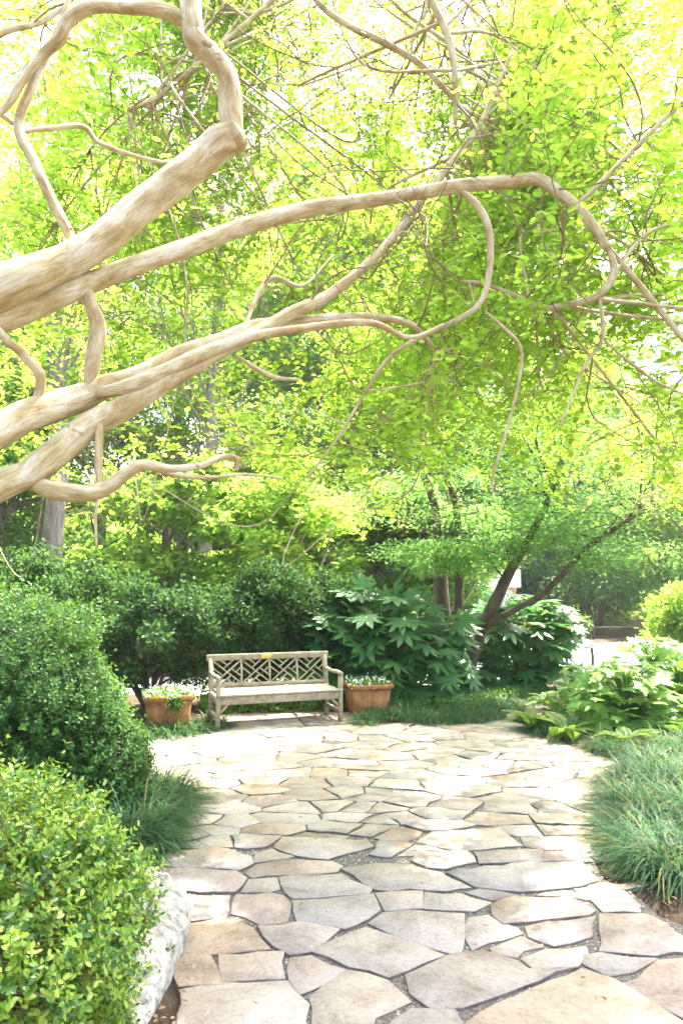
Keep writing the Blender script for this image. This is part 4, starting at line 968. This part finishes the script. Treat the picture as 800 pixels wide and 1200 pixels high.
# Japanese maple by the big-leaved shrubs
def maple():
    b = G(545, 812); b[2] = .05; r = np.random.default_rng(140)
    t = empty('japanese_maple_tree', b, 'multi-stemmed maple with dark leaning trunks between the big-leaved shrubs', 'tree')
    tp = [[(545, 815, 10.4, 26), (548, 785, 10.4, 22), (560, 745, 10.3, 20), (580, 705, 10.2, 19), (598, 668, 10.1, 17), (615, 640, 10.0, 14), (640, 590, 9.9, 10), (660, 540, 9.8, 6)],
          [(553, 770, 10.35, 14), (570, 735, 10.2, 13), (600, 716, 10.0, 11), (632, 698, 9.8, 10), (660, 672, 9.6, 9), (690, 640, 9.5, 8), (728, 614, 9.4, 7), (770, 590, 9.3, 5)],
          [(540, 815, 10.6, 18), (538, 760, 10.6, 14), (537, 700, 10.6, 13), (538, 640, 10.6, 12), (530, 580, 10.6, 9), (500, 520, 10.5, 6)],
          [(528, 815, 11, 26), (522, 750, 11, 24), (516, 690, 11, 24), (514, 640, 11, 20), (505, 580, 11, 14), (470, 500, 11, 8)]]
    TP = []
    for L in tp:
        pts = [P(u, v, d) for u, v, d, w in L]; rad = [w * d / F / 2 * .74 for u, v, d, w in L]; TP.append(catmull(pts, 6))
        p = catmull(pts, 6); V, Q, T_ = tube(p, np.interp(np.linspace(0, 1, len(p)), np.linspace(0, 1, len(rad)), rad), 10, True, .05, r)
        obj('trunk', V, [Q, np.array(T_)], M['dark_bark'], t, smooth=True)
    # flat layered sprays
    lay = []
    for u, v, d, rx in [(560, 600, 10, 1.0), (620, 590, 9.8, 1.1), (690, 600, 9.6, 1.0), (740, 585, 9.4, 1.0), (660, 555, 9.8, 1.1), (600, 540, 10, 1.2), (540, 560, 10.4, 1.1), (480, 600, 10.6, 1.0), (720, 540, 9.8, 1.1), (780, 560, 9.6, 1.0),
                        (650, 630, 9.6, .7), (700, 655, 9.2, .6), (500, 530, 10.6, 1.1), (560, 490, 10.4, 1.2), (640, 490, 10, 1.2), (720, 480, 10, 1.2), (590, 620, 10.2, .8), (780, 500, 10.2, 1.0), (520, 640, 10.3, .6), (430, 570, 10.8, 1.0), (480, 645, 10.2, .7), (520, 665, 10.1, .5), (565, 640, 9.9, .7), (680, 625, 9.4, .8), (740, 640, 9.6, .7), (590, 652, 9.9, .6), (545, 655, 10.2, .6), (640, 600, 9.5, .8)]:
        lay.append((P(u, v, d), rx))
    for k in range(16): lay.append((np.array([r.uniform(-1.6, 3.8), r.uniform(8.3, 11.2), r.uniform(3.9, 6.8)]), r.uniform(.8, 1.3)))
    n = 34000; w = r.integers(0, len(lay), n); c = np.array([q[0] for q in lay])[w]; rx = np.array([q[1] for q in lay])[w]
    d = rdir(n, r); B = c + d * (rx * r.random(n) ** .5)[:, None] * np.array([1, .9, .30]); B[:, 2] -= .12 * ((B[:, :2] - c[:, :2]) ** 2).sum(1)
    V, Fc, rv = leafgeo(B, unit(rdir(n, r) * [1, 1, .35] + [0, 0, -.2]), unit(rdir(n, r) * .5 + [0, 0, 1]), r.uniform(.04, .08, n), r.uniform(.02, .045, n), T2, r)
    obj('crown', V, [Fc], M['maple_leaf'], t, rnd=rv)['kind'] = 'stuff'
    m = MB()
    for (c, rx) in lay:
        al = np.concatenate([q_[len(q_) // 2:] for q_ in TP]); s = al[np.argsort(np.linalg.norm((al - c) * [1, 1, .6], axis=1))[r.integers(0, 6)]]; q = catmull([s, (s + c) / 2 + r.normal(0, .15, 3), c], 5); m.tube(q, np.linspace(.016, .005, len(q)), 5, False)
        for k in range(4):
            e = c + np.array([r.normal(0, rx * .5), r.normal(0, rx * .5), r.normal(0, .1)]); m.tube(catmull([c, (c + e) / 2 + r.normal(0, .05, 3), e], 3), np.linspace(.008, .003, 7), 4, False)
    m.build('branches', M['dark_bark'], t, True)
maple()
# tall pine whose trunk stands behind the evergreens
pb = np.array([-6.4, 15.0, .04])
tree('pine_tree', 'tall tree with thick furrowed grey trunk behind the dark evergreens', pb, 15, .27, pb + [0, 0, 12], (3.2, 3.2, 3.2), 26, 9000, .16, .05, M['maple_leaf'], 'grey_bark', 150, flat=.5, cr=.9)
pb = np.array([-3.4, 18.0, .04])
tree('pine_tree', 'slimmer grey-brown trunked tree beyond the path behind the bench', pb, 14, .2, pb + [0, 0, 11], (2.8, 2.8, 3), 22, 8000, .16, .06, M['tree_leaf'], 'grey_bark', 151, flat=.5, cr=.9)
GT = 'leafy trees beyond the garden path'
spots = [(-9.5, 12.5, 9, 5, 3.0, 0), (-8.9, 10.6, 6.5, 3.9, 2.1, 0), (-3.6, 21.5, 9, 4.8, 2.8, 0), (.4, 23, 10, 5.2, 3, 0), (-8.5, 17, 8, 4.4, 2.4, 0), (-1.2, 27, 13, 7, 3.8, 0), (4.4, 25.5, 11, 6, 3.2, 1), (-7.5, 21, 13, 8, 4, 0), (8.6, 26.5, 9, 5, 3.0, 1),
         (12.5, 23.5, 8, 4.4, 2.8, 0), (2.2, 28, 13, 8, 4, 0), (-12, 19, 12, 7, 4, 1), (13.5, 29, 11, 6.5, 3.4, 0), (-3.7, 14.4, 4.6, 2.5, 1.7, 0), (-1.2, 14.6, 4.8, 2.8, 1.7, 0), (2.4, 17.5, 5.2, 3.2, 1.9, 1), (-3.2, 25, 9, 4.5, 3.5, 0), (6.4, 28.5, 8, 4, 3, 0), (1.2, 18.5, 5, 2.9, 2.0, 0), (-6.0, 25.5, 20, 13, 5, 0), (.5, 31, 22, 14, 5.5, 0), (6.5, 33, 20, 12, 5, 0), (-12, 27, 20, 12, 5.5, 0), (12, 34, 18, 10, 5, 0), (-3, 36, 24, 15, 6, 0), (3.6, 25.5, 15, 10, 3.6, 0), (.2, 24, 18, 12.5, 4, 0), (-2.6, 29, 22, 15, 5, 0)]
for i, (x, y, h, cz, cr_, kd) in enumerate(spots):
    lb = ('sunlit yellow-green broadleaf tree in the thicket beyond the garden path', 'fresh mid-green broadleaf tree in the thicket beyond the garden path')[kd]
    if h > 14: lb = 'towering yellow-green tree rising high above the thicket beyond the garden path'
    tree('broadleaf_tree', lb, (x, y, .04), h * .8, .07 + .01 * h, (x, y, cz), (cr_, cr_, h - cz), 36, 17000, .10 + .0045 * y + .06 * (h > 14), .06 + .0025 * y + .04 * (h > 14), M[('tree_leaf', 'maple_leaf')[kd]], 'grey_bark', 160 + i, ('towering trees' if h > 14 else ('yellow-green trees', 'mid-green trees')[kd]) + ' beyond the garden path', .6, .32 * cr_)
# shrubs beyond the path
sh = [((4.4, 23.5), (1.5, 1.2, 1.25), 'grey_leaf', 'silvery grey-green shrub beyond the low rail', 7000), ((6.6, 24.2), (1.7, 1.3, 1.5), 'box_leaf', 'dense dark green shrub next to the silvery shrub beyond the path', 8000),
      ((9.0, 24.4), (1.8, 1.4, 1.7), 'maple_leaf', 'tall soft green shrub behind the yellow-green bush at the rail', 8000), ((6.2, 22.2), (.62, .4, .42), 'fern_leaf', 'low yellow-green tufted plant just behind the low rail', 1800),
      ((7.4, 22.3), (.6, .4, .4), 'fern_leaf', 'low yellow-green mounded plant beside the dark shrub at the rail', 1800), ((7.3, 14.6), (.8, .8, .95), 'tree_leaf', 'bright yellow-green bush at the near edge of the path', 6000),
      ((3.75, 20.4), (.85, .6, .95), 'maple_leaf', 'fresh green shrub in front of the pale garden shed', 7000), ((.3, 22.5), (1.7, 1.2, 1.5), 'tree_leaf', 'light green shrub beyond the path behind the big-leaved shrub', 7000),
      ((-3.2, 21), (2, 1.4, 1.7), 'maple_leaf', 'wide green shrub beyond the path behind the bench', 7000), ((-7.5, 17.5), (2.2, 1.4, 1.8), 'maple_leaf', 'wide green shrub beyond the path beside the furrowed trunk', 7000),
      ((12.5, 23.5), (2.2, 1.4, 1.6), 'maple_leaf', 'green shrub at the far bend of the path', 6000), ((-6.1, 8.2), (1.3, 1.2, 1.3), 'maple_leaf', 'feathery light green shrub rising behind the large boxwood mound', 9000)]
for i, (b, rd, mt, lb, n) in enumerate(sh):
    s = .05 + .003 * b[1]
    mound('shrub', lb, 'shrub', (*b, .05), rd, n, s * 1.2, s * .6, M[mt], 200 + i, T2, 50, 'shrubs beyond the path', 'dark_bark', cr=.3 * max(rd[0], .6), fill=.4, spike=.2)

# far wood that closes the view
r = np.random.default_rng(300)
n = 60000; a = r.uniform(-1.25, 1.25, n); dist = r.uniform(36, 52, n); x = np.sin(a) * dist; y = np.cos(a) * dist
top = 12 + 2.5 * np.sin(a * 9 + 1) + 1.5 * np.sin(a * 23) - 2.0 * a
cl = np.column_stack([x, y, np.zeros(n)]); z = r.random(n) ** .8 * top * (.75 + .25 * np.sin(x * .9) * np.sin(y * .8 + 2))
B = np.column_stack([x, y, np.maximum(z, .1)])
V, Fc, rv = leafgeo(B, unit(rdir(n, r) * [1, 1, .6]), unit(rdir(n, r) + [0, -.2, .5]), r.uniform(.35, .8, n), r.uniform(.25, .5, n), T2, r)
tag(obj('woodland', V, [Fc], M['tree_leaf'], rnd=rv), 'far green woodland closing the view behind the garden', 'woodland', kind='stuff')

# ------------------------------------------------------------------ far garden structures
def shed():
    b = np.array([4.35, 21.8, .05]); t = empty('garden_shed', b, 'pale rendered garden shed glimpsed behind the maple trunks', 'shed')
    W_, D_, Hh = 1.5, 1.6, 2.55
    m = MB(); th = .12                       # front wall with a window opening, then three walls
    wx0, wx1, wz0, wz1 = -.3, .1, 1.55, 2.1
    for (xa, xb, za, zb) in ((-W_ / 2, wx0, 0, Hh), (wx1, W_ / 2, 0, Hh), (wx0, wx1, 0, wz0), (wx0, wx1, wz1, Hh)): m.box(((xa + xb) / 2, -D_ / 2, (za + zb) / 2), (xb - xa, th, zb - za), ch=.001)
    for sx in (-1, 1): m.box((sx * (W_ / 2 - th / 2 - .002), th / 2, Hh / 2), (th, D_ - .01, Hh - .004), ch=.001)
    m.box((0, D_ / 2, Hh / 2), (W_ - 2 * th - .02, th, Hh - .01), ch=.001)
    R = (np.eye(3), b)
    m.build('wall', M['white_wall'], t, R=R)
    zc = (wz0 + wz1) / 2
    win = MB().box(((wx0 + wx1) / 2, -D_ / 2, zc), (wx1 - wx0 - .075, .02, wz1 - wz0 - .01)).build('window', M['window_glass'], t, R=R)
    for xx in (wx0 + .02, wx1 - .02): MB().box((xx, -D_ / 2 - .01, zc), (.04, .1, wz1 - wz0 - .004)).build('window_frame', M['brown_wood'], win, R=R)
    rf = MB()
    for sx in (-1, 1): rf.bar((sx * (W_ / 2 + .3), 0, Hh - .12), (0, 0, Hh + .42), D_ + .5, .07)
    rf.build('roof', M['tile'], t, R=R)
    MB().bar((.5, -D_ / 2 - .45, 0), (.95, -D_ / 2 - .45, 2.5), .14, .14).build('porch_post', M['brown_wood'], t, R=R)
    MB().box((.4, -D_ / 2 - .45, 2.5), (1.6, .12, .1)).build('porch_beam', M['brown_wood'], t, R=R)
shed()
def sign():
    b = np.array([4.15, 16.9, .05]); t = empty('garden_sign', b, 'small blank white sign board on a thin post beyond the maple', 'sign')
    MB().box(b + [0, -.03, 1.85], (.5, .02, .42)).build('sign_board', M['white_paint'], t); MB().box(b + [0, 0, .9], (.05, .04, 1.85)).build('post', M['brown_wood'], t)
sign()
def rail_fence(pts, label, h=.42):
    t = empty('rail_fence', (*pts[0], .05), label, 'fence', 'low rails along the garden path'); n = len(pts)
    for x, y in pts: MB().tube([(x, y, 0), (x + .02, y, h * .6), (x, y, h + .03)], .03, 8).build('post', M['dark_metal'], t, True)
    for a, c in zip(pts[:-1], pts[1:]): MB().tube([(*a, h), ((a[0] + c[0]) / 2, (a[1] + c[1]) / 2, h + .01), (*c, h)], .028, 8).build('rail', M['dark_metal'], t, True)
rail_fence([(5.0, 20.6), (6.4, 21.9), (8.0, 22.0), (9.6, 22.1), (11.2, 22.0)], 'long low dark rail on short posts along the far side of the path')
rail_fence([(3.3, 12.55), (4.05, 13.1), (4.3, 13.35), (5.0, 13.9)], 'short low dark rail beside the path by the big-leaved shrub', .5)

# ------------------------------------------------------------------ added haze
def haze(density):
    m = bpy.data.materials.new('haze'); m.use_nodes = True; N = m.node_tree.nodes; L = m.node_tree.links
    N.remove(N['Principled BSDF']); v = N.new('ShaderNodeVolumePrincipled'); v.inputs['Color'].default_value = (.96, .98, 1, 1); v.inputs['Density'].default_value = density; v.inputs['Anisotropy'].default_value = .3
    L.new(v.outputs[0], N['Material Output'].inputs['Volume'])
    b = MB(); V = [(x, y, z) for x in (-950, 950) for y in (-950, 950) for z in (-1.2, 31)]
    Q = [(0, 1, 3, 2), (4, 6, 7, 5), (0, 4, 5, 1), (2, 3, 7, 6), (0, 2, 6, 4), (1, 5, 7, 3)]
    tag(obj('haze', V, [np.array(Q)], m), 'thin haze added over the garden in place of lens flare', 'haze', kind='stuff')
HAZE = 0.0008  # thin volume added to stand in for a lens-flare wash
if HAZE: haze(HAZE)
